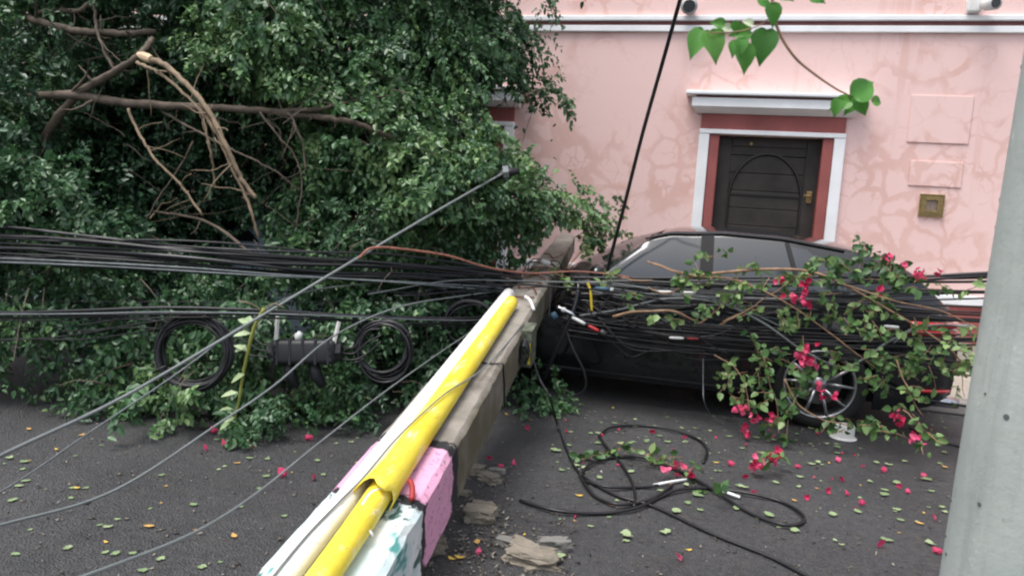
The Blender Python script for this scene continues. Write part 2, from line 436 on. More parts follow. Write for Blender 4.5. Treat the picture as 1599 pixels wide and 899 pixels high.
def doorway(X0, X1, ztop, with_door=True):
    """surround, pilasters, stepped lintel, recessed boarded door with an arch moulding"""
    y = WALL_Y; wj = .14; wr = .105; th = .05
    fr = MB()
    fr.box(X0, X0 + wj - .03, y - .06, y + .02, .0, ztop, .006); fr.box(X1 - wj + .03, X1, y - .06, y + .02, .0, ztop, .006)
    fr.box(X0, X1, y - .065, y + .02, ztop + .002, ztop + th, .006)
    f = fr.build('door_frame', M['white_trim'], house)
    p = MB(); p.box(X0 + wj - .028, X0 + wj - .028 + wr, y - .035, y + .20, 0, ztop - .004, .01); p.box(X1 - wj + .028 - wr, X1 - wj + .028, y - .035, y + .20, 0, ztop - .004, .01)
    p.build('pilaster', M['dark_red'], house)
    fz = MB(); fz.box(X0 + .01, X1 - .01, y - .03, y + .01, ztop + th + .002, ztop + th + .165); fz.build('lintel_frieze', M['dark_red'], house)
    zl = ztop + th + .168
    ln = MB(); prof = [(.05, 0), (.16, .055), (.17, .06), (.17, .15), (.0, .15)]
    # moulded underside: extruded profile
    for (e0, e1) in ((X0 - .10, X1 + .10),):
        vs = []; k = len(prof)
        for xx, s in ((e0, 1), (e1, -1)):
            for (d, h) in prof:
                vs.append((xx + s * (.17 - d) * .45, y - d, zl + h))
            vs.append((xx + s * .05, y + .01, zl + .15)); vs.append((xx + s * .05, y + .01, zl))
        m_ = k + 2
        fs = [tuple(range(m_))[::-1], tuple(range(m_, 2 * m_))] + [(i, (i + 1) % m_, m_ + (i + 1) % m_, m_ + i) for i in range(m_)]
        ln.add(vs, fs)
    L = ln.build('lintel', M['white_trim'], house)
    gr = MB(); gr.box(X0 - .06, X1 + .06, y - .13, y + .01, zl + .153, zl + .175); gr.build('lintel_groove', M['maroon'], L)
    tp = MB(); tp.box(X0 - .17, X1 + .17, y - .21, y + .01, zl + .178, zl + .215, .008); tp.build('lintel_cap', M['white_trim'], L)
    if with_door:
        x0 = X0 + wj + wr - .03; x1 = X1 - wj - wr + .03; zt = ztop - .006; yd = y + .13
        d = MB(); npl = 12; hgt = zt - .13
        for i in range(npl):
            d.box(x0, x1, yd, yd + .04, .13 + hgt * i / npl, .13 + hgt * (i + 1) / npl - .006, .004)
        d.box(x0, x0 + .14, yd - .018, yd, .13, zt, .004); d.box(x1 - .14, x1, yd - .018, yd, .13, zt, .004)
        d.box(x0 + .145, x1 - .145, yd - .018, yd, zt - .10, zt, .004)
        dd = d.build('door', M['wood'], house)
        cx = (x0 + x1) / 2; rw = (x1 - x0) / 2 - .15
        ap = [(cx - rw, yd - .012, .14)] + [(cx - rw * math.cos(t) , yd - .012, zt - .17 - .50 + .5 * math.sin(t)) for t in np.linspace(0, math.pi, 26)] + [(cx + rw, yd - .012, .14)]
        am = MB(); am.tube(ap, .017, 6); am.build('arch_moulding', M['wood2'], dd)
        cr = MB(); cr.box(x0 + .15, x1 - .15, yd - .014, yd, zt - .63, zt - .60, .003); cr.build('cross_rail', M['wood2'], dd)
        h = MB(); h.box(x1 - .10, x1 - .04, yd - .034, yd - .019, zt - .68, zt - .55, .006); h.tube([(x1 - .07, yd - .03, zt - .60), (x1 - .07, yd - .08, zt - .60), (x1 - .13, yd - .085, zt - .60)], .010, 8)
        h.build('handle', M['brass'], dd)
        bt = MB()
        bt.tube([(x0 + .34, yd - .004, zt - .07), (x0 + .34, yd - .03, zt - .07)], .018, 8)
        bt.build('door_stud', M['brass'], dd)
doorway(DX0, DX1, DZ)
doorway(WDX0, WDX1, DZ)
# faint plaster panels right of the door
for (x0, y0, x1, y1) in ((1424, 148, 1512, 226), (1422, 250, 1500, 294)):
    p0 = wp(x0, y0); p1 = wp(x1, y1); pb = MB(); pb.box(p0[0], p1[0], WALL_Y - .012, WALL_Y, p0[1], p1[1], .008)
    pb.build('plaster_patch', M['plaster'], house)
# brass framed tile
tx, tz = wp(1454, 321)
tile = empty('wall_plaque', (tx, WALL_Y, tz - .12), 'small square brass-framed plaque fixed to the pink wall right of the door', 'wall plaque')
pb = MB(); h_ = .115
for i in range(4):
    a0 = h_ - i * .016
    for (xa, xb, za, zb) in ((-a0, a0, a0 - .013, a0), (-a0, a0, -a0, -a0 + .013), (-a0, -a0 + .013, -a0 + .014, a0 - .014), (a0 - .013, a0, -a0 + .014, a0 - .014)):
        pb.box(tx + xa, tx + xb, WALL_Y - .018 - .004 * i, WALL_Y, tz + za, tz + zb, .003)
for k in range(4):
    for j in range(14):
        t = -h_ + .008 + j * (2 * h_ - .016) / 13
        X_, Z_ = ((t, h_ - .006), (t, -h_ + .006), (h_ - .006, t), (-h_ + .006, t))[k]
        pb.box(tx + X_ - .005, tx + X_ + .005, WALL_Y - .028, WALL_Y - .017, tz + Z_ - .005, tz + Z_ + .005, .002)
pb.build('frame', simple('old_gold_frame', (.34, .25, .10), .6, .2, .35, 90), tile)
pb = MB(); pb.box(tx - .05, tx + .05, WALL_Y - .012, WALL_Y, tz - .05, tz + .05, .002)
def plaque_mat():
    m = N('plaque_inlay'); v = m.coord(); c = m.mix(m.rng(m.noise(v, 60, 3), .45, .55), (.34, .20, .14), (.14, .15, .14)); m.base(c); m.set(Roughness=.4); return m.m
pb.build('inlay', plaque_mat(), tile)
# spotlight and camera above the cornice
lx, lz = wp(1078, 15)
sp = empty('wall_spotlight', (lx, WALL_Y, lz), 'round grey spotlight above the white moulding near the slanting black cable', 'spotlight')
b = MB(); b.box(lx - .04, lx + .04, WALL_Y - .05, WALL_Y, lz - .04, lz + .04, .008); b.build('mount', M['ceramic'], sp)
b = MB(); c0 = np.array([lx, WALL_Y - .05, lz]); dirv = np.array([0, -1, -.12])
prof = [(0, .045), (.03, .07), (.12, .082), (.17, .088)]
b.tube([c0 + dirv * a for a, _ in prof], [r for _, r in prof], 20); b.build('housing', simple('grey_lamp_metal', (.5, .5, .5), .5), sp, True)
b = MB(); b.tube([c0 + dirv * .171, c0 + dirv * .176], [.066, .062], 20); b.build('lens', M['glass'], sp)
lx, lz = wp(1533, 12)
sc_ = empty('security_camera', (lx, WALL_Y, lz), 'white security camera on a bracket above the white moulding beside the grey post', 'security camera')
b = MB(); b.box(lx - .15, lx - .02, WALL_Y - .10, WALL_Y, lz - .07, lz + .07, .02); b.build('junction_box', M['ceramic'], sc_)
b = MB(); c0 = np.array([lx - .01, WALL_Y - .09, lz + .0]); dv = np.array([.35, -.9, -.1])
b.tube([c0, c0 + dv * .05, c0 + dv * .18], [.04, .062, .066], 18); b.build('housing', M['ceramic'], sc_, True)
b = MB(); b.tube([c0 + dv * .181, c0 + dv * .186], [.05, .045], 18); b.build('lens', M['glass'], sc_)

# ------------------------------------------------------------------ the fallen concrete pole
A_top = W(490, 905, 2.25); B_top = W(831, 440, 6.0)
ax = B_top - A_top; L0 = np.linalg.norm(ax); ax /= L0
S0, S1 = -.62, L0 + 2.1
side_ = np.cross(ax, [0, 0, 1]); side_ /= np.linalg.norm(side_); upv = np.cross(side_, ax)
def pw(s): return .207 - .018 * (s + .6)            # half width
def pt(s): return .34 - .022 * (s + .6)              # thickness
def PP(s, a, t):
    """point on pole: s along, a sideways, t above the top face"""
    return A_top + ax * s + side_ * a + upv * t
def s_at_row(px, py):
    best = min(np.linspace(S0, S1, 400), key=lambda s: (pix(PP(s, pw(s), 0))[1] - py) ** 2); return best
POLE_BANDS = [s_at_row(0, 792) - S0, s_at_row(0, 782) - S0, s_at_row(0, 705) - S0, s_at_row(0, 690) - S0]
print('poleend', pix(PP(S1,0,0)), pix(PP(S1-.6,0,0)));print('pole', A_top, B_top, S0, S1, POLE_BANDS, PP(S0, 0, -pt(S0)), PP(S1, 0, 0))
pole = empty('fallen_concrete_pole', (*PP(S0, 0, 0)[:2], 0), 'fallen concrete utility pole painted blue and pink at its foot, resting on the black car', 'utility pole')
ns = 90; V_ = []; al = []; sdv = []
ch = .022
for i in range(ns):
    s = S0 + (S1 - S0) * i / (ns - 1); hw = pw(s); th = pt(s)
    pr = [(-hw + ch, 0), (hw - ch, 0), (hw, -ch), (hw, -th + ch), (hw - ch, -th), (-hw + ch, -th), (-hw, -th + ch), (-hw, -ch)]
    for k, (a, t) in enumerate(pr):
        j = nr.normal(0, .0022, 3)
        off = nr.uniform(-.12, .12) if i in (0, ns - 1) else 0
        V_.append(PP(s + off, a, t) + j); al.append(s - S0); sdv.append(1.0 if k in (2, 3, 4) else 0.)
fs = [(i * 8 + k, i * 8 + (k + 1) % 8, (i + 1) * 8 + (k + 1) % 8, (i + 1) * 8 + k) for i in range(ns - 1) for k in range(8)]
fs += [tuple(range(8))[::-1], tuple((ns - 1) * 8 + k for k in range(8))]
sh = pymesh('shaft', V_, fs, pole_paint(), pole)
for nm, dat in (('along', al), ('sideways', sdv)):
    at = sh.data.attributes.new(nm, 'FLOAT', 'POINT'); at.data.foreach_set('value', np.array(dat, np.float32))
def pole_clear(P, m=.03):
    """how far a point lies outside the pole body (True when clear)"""
    v = P - A_top; s = v @ ax; a = np.abs(v @ side_); t = v @ upv
    return (s < S0) | (s > S1) | (a > .17 + m) | (t > m) | (t < -.30 - m)
# hoop wire round the shaft and bare reinforcement marks
sb = s_at_row(0, 570); hw = pw(sb) + .004; th = pt(sb) + .004
b = MB(); b.tube([PP(sb, -hw, -th * .9), PP(sb, -hw, .004), PP(sb, hw * .6, .006), PP(sb + .02, hw, .004), PP(sb + .08, hw, -th * .5), PP(sb + .1, hw, -th)], .005, 6)
b.build('tie_wire', M['cable'], pole)
for k in range(7):
    s = s_at_row(0, 470 - k * 11) + nr.uniform(-.05, .05); q = [PP(s + nr.uniform(-.1, .1), a, .008 + nr.uniform(0, .015)) for a in np.linspace(-.07, .10, 4)]
    b = MB(); b.tube(spline(q, 4), .006, 5); b.build('rusty_wire', M['rust'], pole)

# conduits strapped on the top face
def side_at(px, py, s, t):
    # sideways offset so that the point projects to px at this s
    best = min(np.linspace(-.35, .35, 281), key=lambda a: (pix(PP(s, a, t))[0] - px) ** 2); return best
s_w = s_at_row(0, 478); s_tear = s_at_row(0, 800)
def conduit(name, mat, pts, rad, label=None):
    q = [PP(s, a, t) for s, a, t in pts]; c = MB(); n_ = len(q)
    c.tube(spline(q, 8), rad, 20); return c.build(name, mat, pole, True)
conduit('white_conduit', M['white_pvc'], [(S0 + .1, -.06, .045), (.3, -.06, .046), (1.2, -.06, .048), (2.2, -.065, .046), (s_w + .1, -.07, .045)], .042)
conduit('yellow_conduit', M['yellow'], [(S0 + .08, .055, .05), (.2, .05, .052), (s_tear + .15, .035, .052)], .047)
conduit('thin_grey_pipe', M['strap'], [(S0 + .1, -.015, .02), (.2, -.01, .02), (s_tear + .1, -.01, .02)], .012)
# yellow sheath over the pipe, open underneath, torn at its lower end
V_ = []; fs = []; nn_ = 44; kk = 15
for i in range(nn_):
    s = s_tear - .05 + (s_w - .06 - s_tear) * i / (nn_ - 1)
    fl = max(0, 1 - i / 4.); r_ = .062 + .012 * fl; cx = .036 - .045 * i / (nn_ - 1)
    end = i / (nn_ - 1)
    for k in range(kk):
        th = math.pi * (1.12 + (-1.24) * k / (kk - 1))
        jag = (math.sin(k * 1.1 + 1) * .022 + .010 * math.sin(k * 3.1)) if i == 0 else 0
        lo = 1 - .25 * end
        V_.append(PP(s + jag, cx + math.cos(th) * r_ * lo, .046 + .012 * fl + math.sin(th) * r_ * lo))
for i in range(nn_ - 1):
    for k in range(kk - 1):
        a = i * kk + k; fs.append((a, a + 1, a + kk + 1, a + kk))
sheath = pymesh('yellow_sheath', V_, fs, M['yellow'], pole, True)
md = sheath.modifiers.new('thick', 'SOLIDIFY'); md.thickness = .004
b = MB(); b.tube(spline([PP(s_w - .02, .07, .07), PP(s_w - .05, .11, .055), PP(s_w - .1, .15, .0)], 5), .011, 8); b.build('white_tie', M['white_pvc'], pole, True)
b = MB(); sx = s_tear - .12
b.tube(spline([PP(sx + .1, .07, .09), PP(sx + .03, .04, .10), PP(sx - .08, .05, .085), PP(sx - .12, .11, .04)], 6), .005, 6); b.build('white_tie', M['white_pvc'], pole, True)
b = MB(); b.tube(spline([PP(s_tear + .12, .115, .05), PP(s_tear + .09, .135, .04), PP(s_tear + .04, .15, .02)], 5), [.011] * 11, 8); b.build('red_tape', M['red_plastic'], pole, True)
# thin cable lying along the conduits
b = MB(); q = []
for row, a, t in ((505, .135, .006), (540, .115, .006), (580, .10, .03), (610, .085, .065), (650, .05, .108), (690, .02, .116), (735, -.012, .108), (790, -.03, .092), (840, -.045, .094), (900, -.06, .094), (990, -.06, .094)):
    q.append(PP(s_at_row(0, row), a, t))
b.tube(spline(q, 6), .0042, 6); b.build('thin_cable', M['grey_cable'], pole, True)
# small terminal box on the right face
sb2 = s_at_row(0, 515); b = MB(); hb = pw(sb2)
c0 = PP(sb2, hb, 0)
def pbox(mb, s0, s1, a0, a1, t0, t1):
    vs = [PP(s, a, t) for s in (s0, s1) for a in (a0, a1) for t in (t0, t1)]
    mb.add(vs, [(0, 1, 3, 2), (4, 6, 7, 5), (0, 4, 5, 1), (2, 3, 7, 6), (0, 2, 6, 4), (1, 5, 7, 3)])
tb = empty('terminal_box', c0, 'small pale terminal box with coiled wire on the right side of the fallen pole', 'terminal box')
pbox(b, sb2 - .02, sb2 + .16, hb + .003, hb + .07, -.24, -.0); o = b.build('casing', simple('grey_green_box', (.13, .15, .11), .5, var=.4, scale=25), tb)
b = MB(); pbox(b, sb2 - .023, sb2 - .021, hb + .048, hb + .064, -.22, -.08); b.build('yellow_strip', M['yellow_tape'], tb)
b = MB()
for k in range(5):
    cc = PP(sb2 - .04 - .012 * k, hb + .03, -.13)
    b.tube([cc + side_ * math.cos(t) * (.03) + upv * math.sin(t) * (.08 - .006 * k) for t in np.linspace(0, 6.2, 22)], .006, 5)
b.build('wire_coil', M['cable'], tb, True)

# ------------------------------------------------------------------ cars
def smooth_arr(a, k):
    ker = np.exp(-np.linspace(-2, 2, 2 * k + 1) ** 2); ker /= ker.sum()
    p = np.pad(a, k, mode='edge'); return np.convolve(p, ker, 'valid')
def build_car(name, label, pmat, X0, ynear, group=None, dent=None):
    LEN = 4.60; Wd = .90; yc = ynear + Wd
    wx = (.92, 3.65); wr = .345; ar = .385
    XL = np.linspace(0, LEN, 231)
    XL = np.sort(np.concatenate([XL, [wx[0] - ar, wx[0] + ar, wx[1] - ar, wx[1] + ar]]))
    def prof(xs, zs, k=5): return smooth_arr(np.interp(XL, xs, zs), k)
    deck = prof([0, .08, .35, 1.0, 1.5, 3.9, 4.3, 4.48, 4.6], [.62, .74, .84, .93, .98, 1.03, 1.04, 1.00, .84])
    shoulder = prof([0, .08, .35, 1.2, 2, 3, 3.9, 4.4, 4.6], [.56, .66, .76, .90, .94, .965, .985, .95, .78])
    bot = prof([0, .15, .6, 4.1, 4.45, 4.6], [.32, .22, .19, .19, .24, .34])
    hw = prof([0, .05, .25, .8, 1.5, 3.4, 4.2, 4.5, 4.6], [.58, .68, .81, .885, .90, .90, .86, .76, .66], 4)
    roof = prof([1.42, 1.6, 2.0, 2.45, 2.85, 3.3, 3.8, 4.1, 4.3, 4.48, 4.55], [.97, 1.06, 1.27, 1.43, 1.465, 1.455, 1.39, 1.31, 1.20, 1.04, 1.0], 4)
    car = empty(name, (X0 + LEN / 2, yc, 0), label, 'car', group)
    def fixd(P):
        if dent is not None:
            lim = dent(P); P = P.copy(); P[:, 2] = np.minimum(P[:, 2], np.maximum(lim, .22))
        return P
    def section(i, side):
        z0 = bot[i]; x = XL[i]
        for c in wx:
            if abs(x - c) < ar: z0 = max(z0, wr + math.sqrt(max(ar * ar - (x - c) ** 2, 0)))
        h = hw[i]; sh_ = shoulder[i]; d = deck[i]
        zs = [z0, z0 + (.55 - z0) * .35 if z0 < .5 else z0 + .01, max(.50, z0 + .02), max(.62, z0 + .03), max(.74, z0 + .04)]
        zs = [min(z, sh_ - .05 + .008 * k) for k, z in enumerate(zs)] + [sh_ - .012, sh_ + .02, (sh_ + d) / 2 + .012, d, d + .006]
        ys = [h - .05, h - .018, h - .012, h, h - .004, h - .012, h - .045, h - .16, h * .45, 0]
        return [(x + X0, yc - side * y, z) for y, z in zip(ys, zs)]
    nsec = 10
    V_ = []; 
    for i in range(len(XL)):
        a = section(i, 1); b_ = section(i, -1)[::-1]
        V_ += a + b_[1:]
    m_ = 2 * nsec - 1
    fs = [(i * m_ + k, i * m_ + k + 1, (i + 1) * m_ + k + 1, (i + 1) * m_ + k) for i in range(len(XL) - 1) for k in range(m_ - 1)]
    fs += [tuple(range(m_)), tuple((len(XL) - 1) * m_ + k for k in range(m_))[::-1]]
    V_ = fixd(np.array(V_)); body = pymesh('body', V_, fs, pmat, car, True)
    md = body.modifiers.new('es', 'EDGE_SPLIT'); md.split_angle = R(42)
    # under-tray and wheel wells
    b = MB(); b.box(X0 + .2, X0 + LEN - .2, ynear + .26, ynear + 2 * Wd - .26, .21, .60); b.box(X0 + 1.35, X0 + 3.2, ynear + .05, ynear + 2 * Wd - .05, .20, .40); b.build('underbody', M['black'], car)
    # greenhouse
    idx = [i for i in range(len(XL)) if 1.45 <= XL[i] <= 4.52]
    def gh(x, t, side=1, off=0.):
        """t 0 belt .. 1 roof edge"""
        sh_ = np.interp(x, XL, shoulder) + .015; rf = np.interp(x, XL, roof); h = np.interp(x, XL, hw)
        zr = max(rf - np.interp(x, [1.5, 2.1, 2.6], [.006, .010, .040]), sh_ + .001)
        z = sh_ + (zr - sh_) * t; full = (rf - sh_) / .47
        y = (h - .055) - (.20 * max(full, .0)) * (t ** 1.25)
        return np.array([x + X0, yc - side * (y + off), z + off * .35])
    rows = [0, .15, .3, .45, .6, .75, .9, 1.0]; V_ = []
    for i in idx:
        x = XL[i]; rf = roof[i]
        a = [gh(x, t) for t in rows]; e = a[-1]
        ye = yc - e[1]; tops = [(x + X0, yc - ye * q, e[2] + (rf - e[2]) * (1 - q ** 2.6)) for q in (.93, .8, .6, .3, 0)]
        half = [tuple(p) for p in a] + tops
        mir = [(p[0], 2 * yc - p[1], p[2]) for p in half[::-1]]
        V_ += half + mir[1:]
    m2 = 2 * (len(rows) + 5) - 1
    fs = [(i * m2 + k, i * m2 + k + 1, (i + 1) * m2 + k + 1, (i + 1) * m2 + k) for i in range(len(idx) - 1) for k in range(m2 - 1)]
    V_ = fixd(np.array(V_)); cb = pymesh('cabin', V_, fs, pmat, car, True)
    def panel(name, mat, f0, f1, t0, t1, off, side=1, par=None, nx=18, nt=8):
        V = []
        for a in np.linspace(0, 1, nx):
            for t in np.linspace(t0, t1, nt):
                x = f0(t) + (f1(t) - f0(t)) * a
                tt = t
                V.append(gh(x, tt, side, off))
        fs = [(i * nt + k, i * nt + k + 1, (i + 1) * nt + k + 1, (i + 1) * nt + k) for i in range(nx - 1) for k in range(nt - 1)]
        return pymesh(name, fixd(np.array(V)), fs, mat, par or car, True)
    for side in (1, -1):
        # glass: front edge follows the rising A pillar
        panel('front_side_window', M['glass'], lambda t: 1.74 + .16 * t, lambda t: 2.71 - .03 * t, .06, .90, .006, side)
        panel('rear_side_window', M['glass'], lambda t: 2.81 - .02 * t, lambda t: 3.44 - .14 * t, .06, .90, .006, side, nx=12)
        panel('quarter_window', M['glass'], lambda t: 3.48 - .14 * t, lambda t: 3.92 - .52 * t ** 1.1, .10, .86, .006, side, nx=8)
        panel('door_pillar', M['black'], lambda t: 2.715 - .03 * t, lambda t: 2.805 - .02 * t, .03, .95, .008, side, nx=4)
        panel('door_pillar', M['black'], lambda t: 3.445 - .14 * t, lambda t: 3.478 - .14 * t, .03, .92, .008, side, nx=3)
        panel('window_trim', M['black'], lambda t: 1.72, lambda t: 4.0, -.02, .045, .010, side, nx=30, nt=2)
        bb = MB(); bb.tube([gh(x, .965, side, .008) for x in np.linspace(2.25, 3.75, 24)], .009, 5); bb.build('roof_gutter', M['black'], car)
    # windscreen and rear glass
    for nm, xa, xb in (('windscreen', 1.52, 2.36), ('rear_window', 4.08, 4.44)):
        V = []; nx, ny = 14, 13
        for x in np.linspace(xa, xb, nx):
            rf = np.interp(x, XL, roof); e = gh(x, 1.0); ye = yc - e[1]
            for q in np.linspace(-.82, .82, ny):
                V.append((x + X0, yc - ye * q, e[2] + (rf - e[2]) * (1 - abs(q) ** 2.6) + .008))
        fs = [(i * ny + k, i * ny + k + 1, (i + 1) * ny + k + 1, (i + 1) * ny + k) for i in range(nx - 1) for k in range(ny - 1)]
        pymesh(nm, fixd(np.array(V)), fs, M['glass'], car, True)
    # doors: raised skins with gaps between
    def bodypt(x, z, side, off):
        h = np.interp(x, XL, hw); sh_ = np.interp(x, XL, shoulder)
        zz = [.19, .32, .50, .62, .74, sh_ - .012, sh_ + .02]; yy = [h - .05, h - .018, h - .012, h, h - .004, h - .012, h - .045]
        return (x + X0, yc - side * (np.interp(z, zz, yy) + off), z)
    for side in (1, -1):
        for (f0, f1) in ((lambda t: 1.62, lambda t: 2.74), (lambda t: 2.755, lambda t: 3.62 if t > .6 else 3.28 + .34 * (t / .6) ** 1.2)):
            V = []; nx, nz = 24, 14
            for a in np.linspace(0, 1, nx):
                for t in np.linspace(0, 1, nz):
                    x = f0(t) + (f1(t) - f0(t)) * a; zt = np.interp(x, XL, shoulder) - .005; z = .27 + (zt - .27) * t
                    V.append(bodypt(x, z, side, .005))
            fs = [(i * nz + k, i * nz + k + 1, (i + 1) * nz + k + 1, (i + 1) * nz + k) for i in range(nx - 1) for k in range(nz - 1)]
            d = pymesh('door', fixd(np.array(V)), fs, pmat, car, True)
            hb_ = MB(); xh = (f1(1) - .13); p = [bodypt(xh - .10, .86, side, .008), bodypt(xh - .08, .862, side, .035), bodypt(xh + .02, .864, side, .035), bodypt(xh + .05, .864, side, .008)]
            hb_.tube(spline(p, 5), .011, 8); hb_.build('door_handle', pmat, d, True)
        # skirt strip
        sk = MB(); sk.tube([bodypt(x, .235, side, .004) for x in np.linspace(1.36, 3.22, 20)], .014, 6); sk.build('sill_strip', M['black'], car, True)
        # mirror
        mp = fixd(np.array([gh(1.93, .10, side, .0)]))[0]
        mb_ = MB(); bm = bmesh.new(); bmesh.ops.create_uvsphere(bm, u_segments=16, v_segments=10, radius=1)
        for v in bm.verts: v.co = Vector((mp[0] + v.co.x * .07, mp[1] - side * .14 + v.co.y * .11, mp[2] + .06 + v.co.z * .075))
        bm.verts.ensure_lookup_table(); mb_.add([v.co[:] for v in bm.verts], [tuple(v.index for v in f.verts) for f in bm.faces]); bm.free()
        mb_.tube([mp, (mp[0], mp[1] - side * .06, mp[2] + .03)], .02, 6); mb_.build('wing_mirror', pmat, car, True)
    # lights, bumper details at the rear
    for side in (1, -1):
        b = MB()
        for zz, dx in ((.86, 0), (.80, 0)):
            pts = [(X0 + x, yc - side * (np.interp(x, XL, hw) + .004), zz) for x in np.linspace(4.22, 4.575, 8)] + [(X0 + 4.61, yc - side * .45, zz)]
            b.tube(pts, .022, 8)
        b.build('tail_light', M['tail'], car, True)
        b = MB(); b.tube([(X0 + x, yc - side * (np.interp(x, XL, hw) + .004), .37) for x in np.linspace(4.35, 4.57, 6)], .014, 8); b.build('reflector', M['tail'], car, True)
        b = MB(); b.tube([(X0 + 4.42, yc - side * .62, .27), (X0 + 4.66, yc - side * .62, .27)], .04, 14); b.build('exhaust_tip', M['chrome'], car, True)
        b = MB(); b.tube([(X0 + x, yc - side * (np.interp(x, XL, hw) + .0), .68 + .08 * x) for x in np.linspace(.05, .42, 7)], .035, 8); b.build('headlight', M['clear'], car, True)
    b = MB(); b.box(X0 + LEN - .01, X0 + LEN + .025, yc - .26, yc + .26, .62, .73, .008); b.build('number_plate', M['ceramic'], car)
    # wheels
    for c in wx:
        for side in (1, -1):
            yo = yc - side * (Wd - .005); s = -side      # outward normal y = s
            cx = X0 + c
            whl = None
            t = MB(); prof_ = [(-.20, .24), (-.205, .30), (-.19, .335), (-.15, .345), (-.06, .345), (-.02, .335), (0, .30), (-.006, .262), (-.02, .25)]
            n_ = 48; vs = []
            for (d, r_) in prof_:
                for k in range(n_):
                    a = 2 * math.pi * k / n_; vs.append((cx + math.cos(a) * r_, yo + s * d, wr + math.sin(a) * r_))
            fs = [(j * n_ + k, j * n_ + (k + 1) % n_, (j + 1) * n_ + (k + 1) % n_, (j + 1) * n_ + k) for j in range(len(prof_) - 1) for k in range(n_)]
            t.add(vs, fs); whl = t.build('wheel', M['rubber'], car, True)
            q = MB(); prof_ = [(-.16, .235), (-.02, .245), (-.006, .262), (-.002, .252), (-.012, .242), (-.15, .232)]
            vs = []
            for (d, r_) in prof_:
                for k in range(n_):
                    a = 2 * math.pi * k / n_; vs.append((cx + math.cos(a) * r_, yo + s * d, wr + math.sin(a) * r_))
            q.add(vs, [(j * n_ + k, j * n_ + (k + 1) % n_, (j + 1) * n_ + (k + 1) % n_, (j + 1) * n_ + k) for j in range(len(prof_) - 1) for k in range(n_)])
            for k in range(10):                           # paired thin spokes
                a = 2 * math.pi * (k // 2) / 5 + (.17 if k % 2 else -.17) + .3
                a2 = 2 * math.pi * (k // 2) / 5 + (.30 if k % 2 else -.30) + .3
                p0 = (cx + math.cos(a) * .05, yo - s * .035, wr + math.sin(a) * .05); p1 = (cx + math.cos(a2) * .245, yo - s * .014, wr + math.sin(a2) * .245)
                q.tube([p0, p1], [.015, .011], 6)
            q.tube([(cx, yo - s * .06, wr), (cx, yo - s * .02, wr)], [.06, .05], 16)
            q.build('rim', M['alloy'], whl, True)
            q = MB(); q.tube([(cx, yo - s * .13, wr), (cx, yo - s * .105, wr)], .17, 28); q.build('brake_disc', simple('brake_steel', (.12, .12, .12), .5, .6), whl)
    return car
def dent_fn(P):
    v = P - A_top; s = v @ ax; a = np.abs(v @ side_)
    zb = (A_top + np.outer(s, ax))[:, 2] - np.array([pt(q) for q in s]) - .012
    hwv = np.array([pw(q) for q in s])
    lim = zb + np.maximum(0, a - hwv - .01) * .75
    lim[s > S1 + .25] = 9; return lim
NEARY = 6.07
CX0 = .77 - 3.65
build_car('black_car', 'black hatchback car with dark windows crushed under the fallen pole and wires', M['black_paint'], CX0, NEARY, None, dent_fn)
build_car('pale_blue_car', 'pale blue car almost buried under the fallen tree at the left', M['blue_paint'], CX0 - 5.15, 6.15)
#PART2
# ------------------------------------------------------------------ leaves
def leaf_batch(P, D, Nrm, Ln, Wd_, fold=.18, curl=.12):
    """P base points, D directions, Nrm normals (n,3); lengths, widths -> verts (6 per leaf), faces"""
    n_ = len(P); Sd = np.cross(D, Nrm); Sd /= np.linalg.norm(Sd, axis=1)[:, None] + 1e-9
    Nn = np.cross(Sd, D)
    L_ = Ln[:, None]; w_ = Wd_[:, None]
    b = P; t = P + D * L_ - Nn * L_ * curl
    l1 = P + D * L_ * .33 + Sd * w_ * .5 + Nn * w_ * fold; l2 = P + D * L_ * .70 + Sd * w_ * .36 + Nn * (w_ * fold * .7 - L_ * curl * .5)
    r1 = P + D * L_ * .33 - Sd * w_ * .5 + Nn * w_ * fold; r2 = P + D * L_ * .70 - Sd * w_ * .36 + Nn * (w_ * fold * .7 - L_ * curl * .5)
    V = np.stack([b, l1, l2, t, r2, r1], 1).reshape(-1, 3)
    i = np.arange(n_)[:, None] * 6
    Fq = np.concatenate([i + np.array([[0, 1, 2, 3]]), i + np.array([[0, 3, 4, 5]])], 0)
    return V, Fq
def unit(v): return v / (np.linalg.norm(v, axis=-1, keepdims=True) + 1e-9)

# spray template: drooping twig with alternate hanging leaves
def spray_leaves(O, Dr, n_leaf, L, g, leafL=.052):
    """O origins, Dr directions (m,3) -> leaf P,D,N arrays and twig polylines"""
    m_ = len(O); t = np.linspace(.08, 1, n_leaf)[None, :, None]
    sag = np.array([0, 0, -1.])
    Pts = O[:, None] + Dr[:, None] * L[:, None, None] * t + sag * (L[:, None, None] * .42 * t ** 2)
    tang = unit(Dr[:, None] + sag * .84 * t)
    sidev = unit(np.cross(Dr, g.normal(0, 1, (m_, 3))))[:, None]
    sgn = np.where(np.arange(n_leaf) % 2, 1, -1)[None, :, None]
    D = unit(tang * .7 + sidev * sgn * .95 + sag * .35 + g.normal(0, .42, (m_, n_leaf, 3)))
    Nn = unit(np.array([0, -.35, .8]) + g.normal(0, .45, (m_, n_leaf, 3)))
    Pts = Pts + g.normal(0, .012, Pts.shape)
    Ln = leafL * g.uniform(.6, 1.25, (m_, n_leaf)) * g.uniform(.72, 1.3, (m_, 1)); Wd_ = Ln * g.uniform(.50, .64, (m_, n_leaf))
    return Pts.reshape(-1, 3), D.reshape(-1, 3), Nn.reshape(-1, 3), Ln.ravel(), Wd_.ravel()

tree = empty('fallen_tree', W(300, 560, 5.9) * np.array([1, 1, 0]), 'huge fallen green tree covering the street left of the pole, broken branches showing', 'tree')
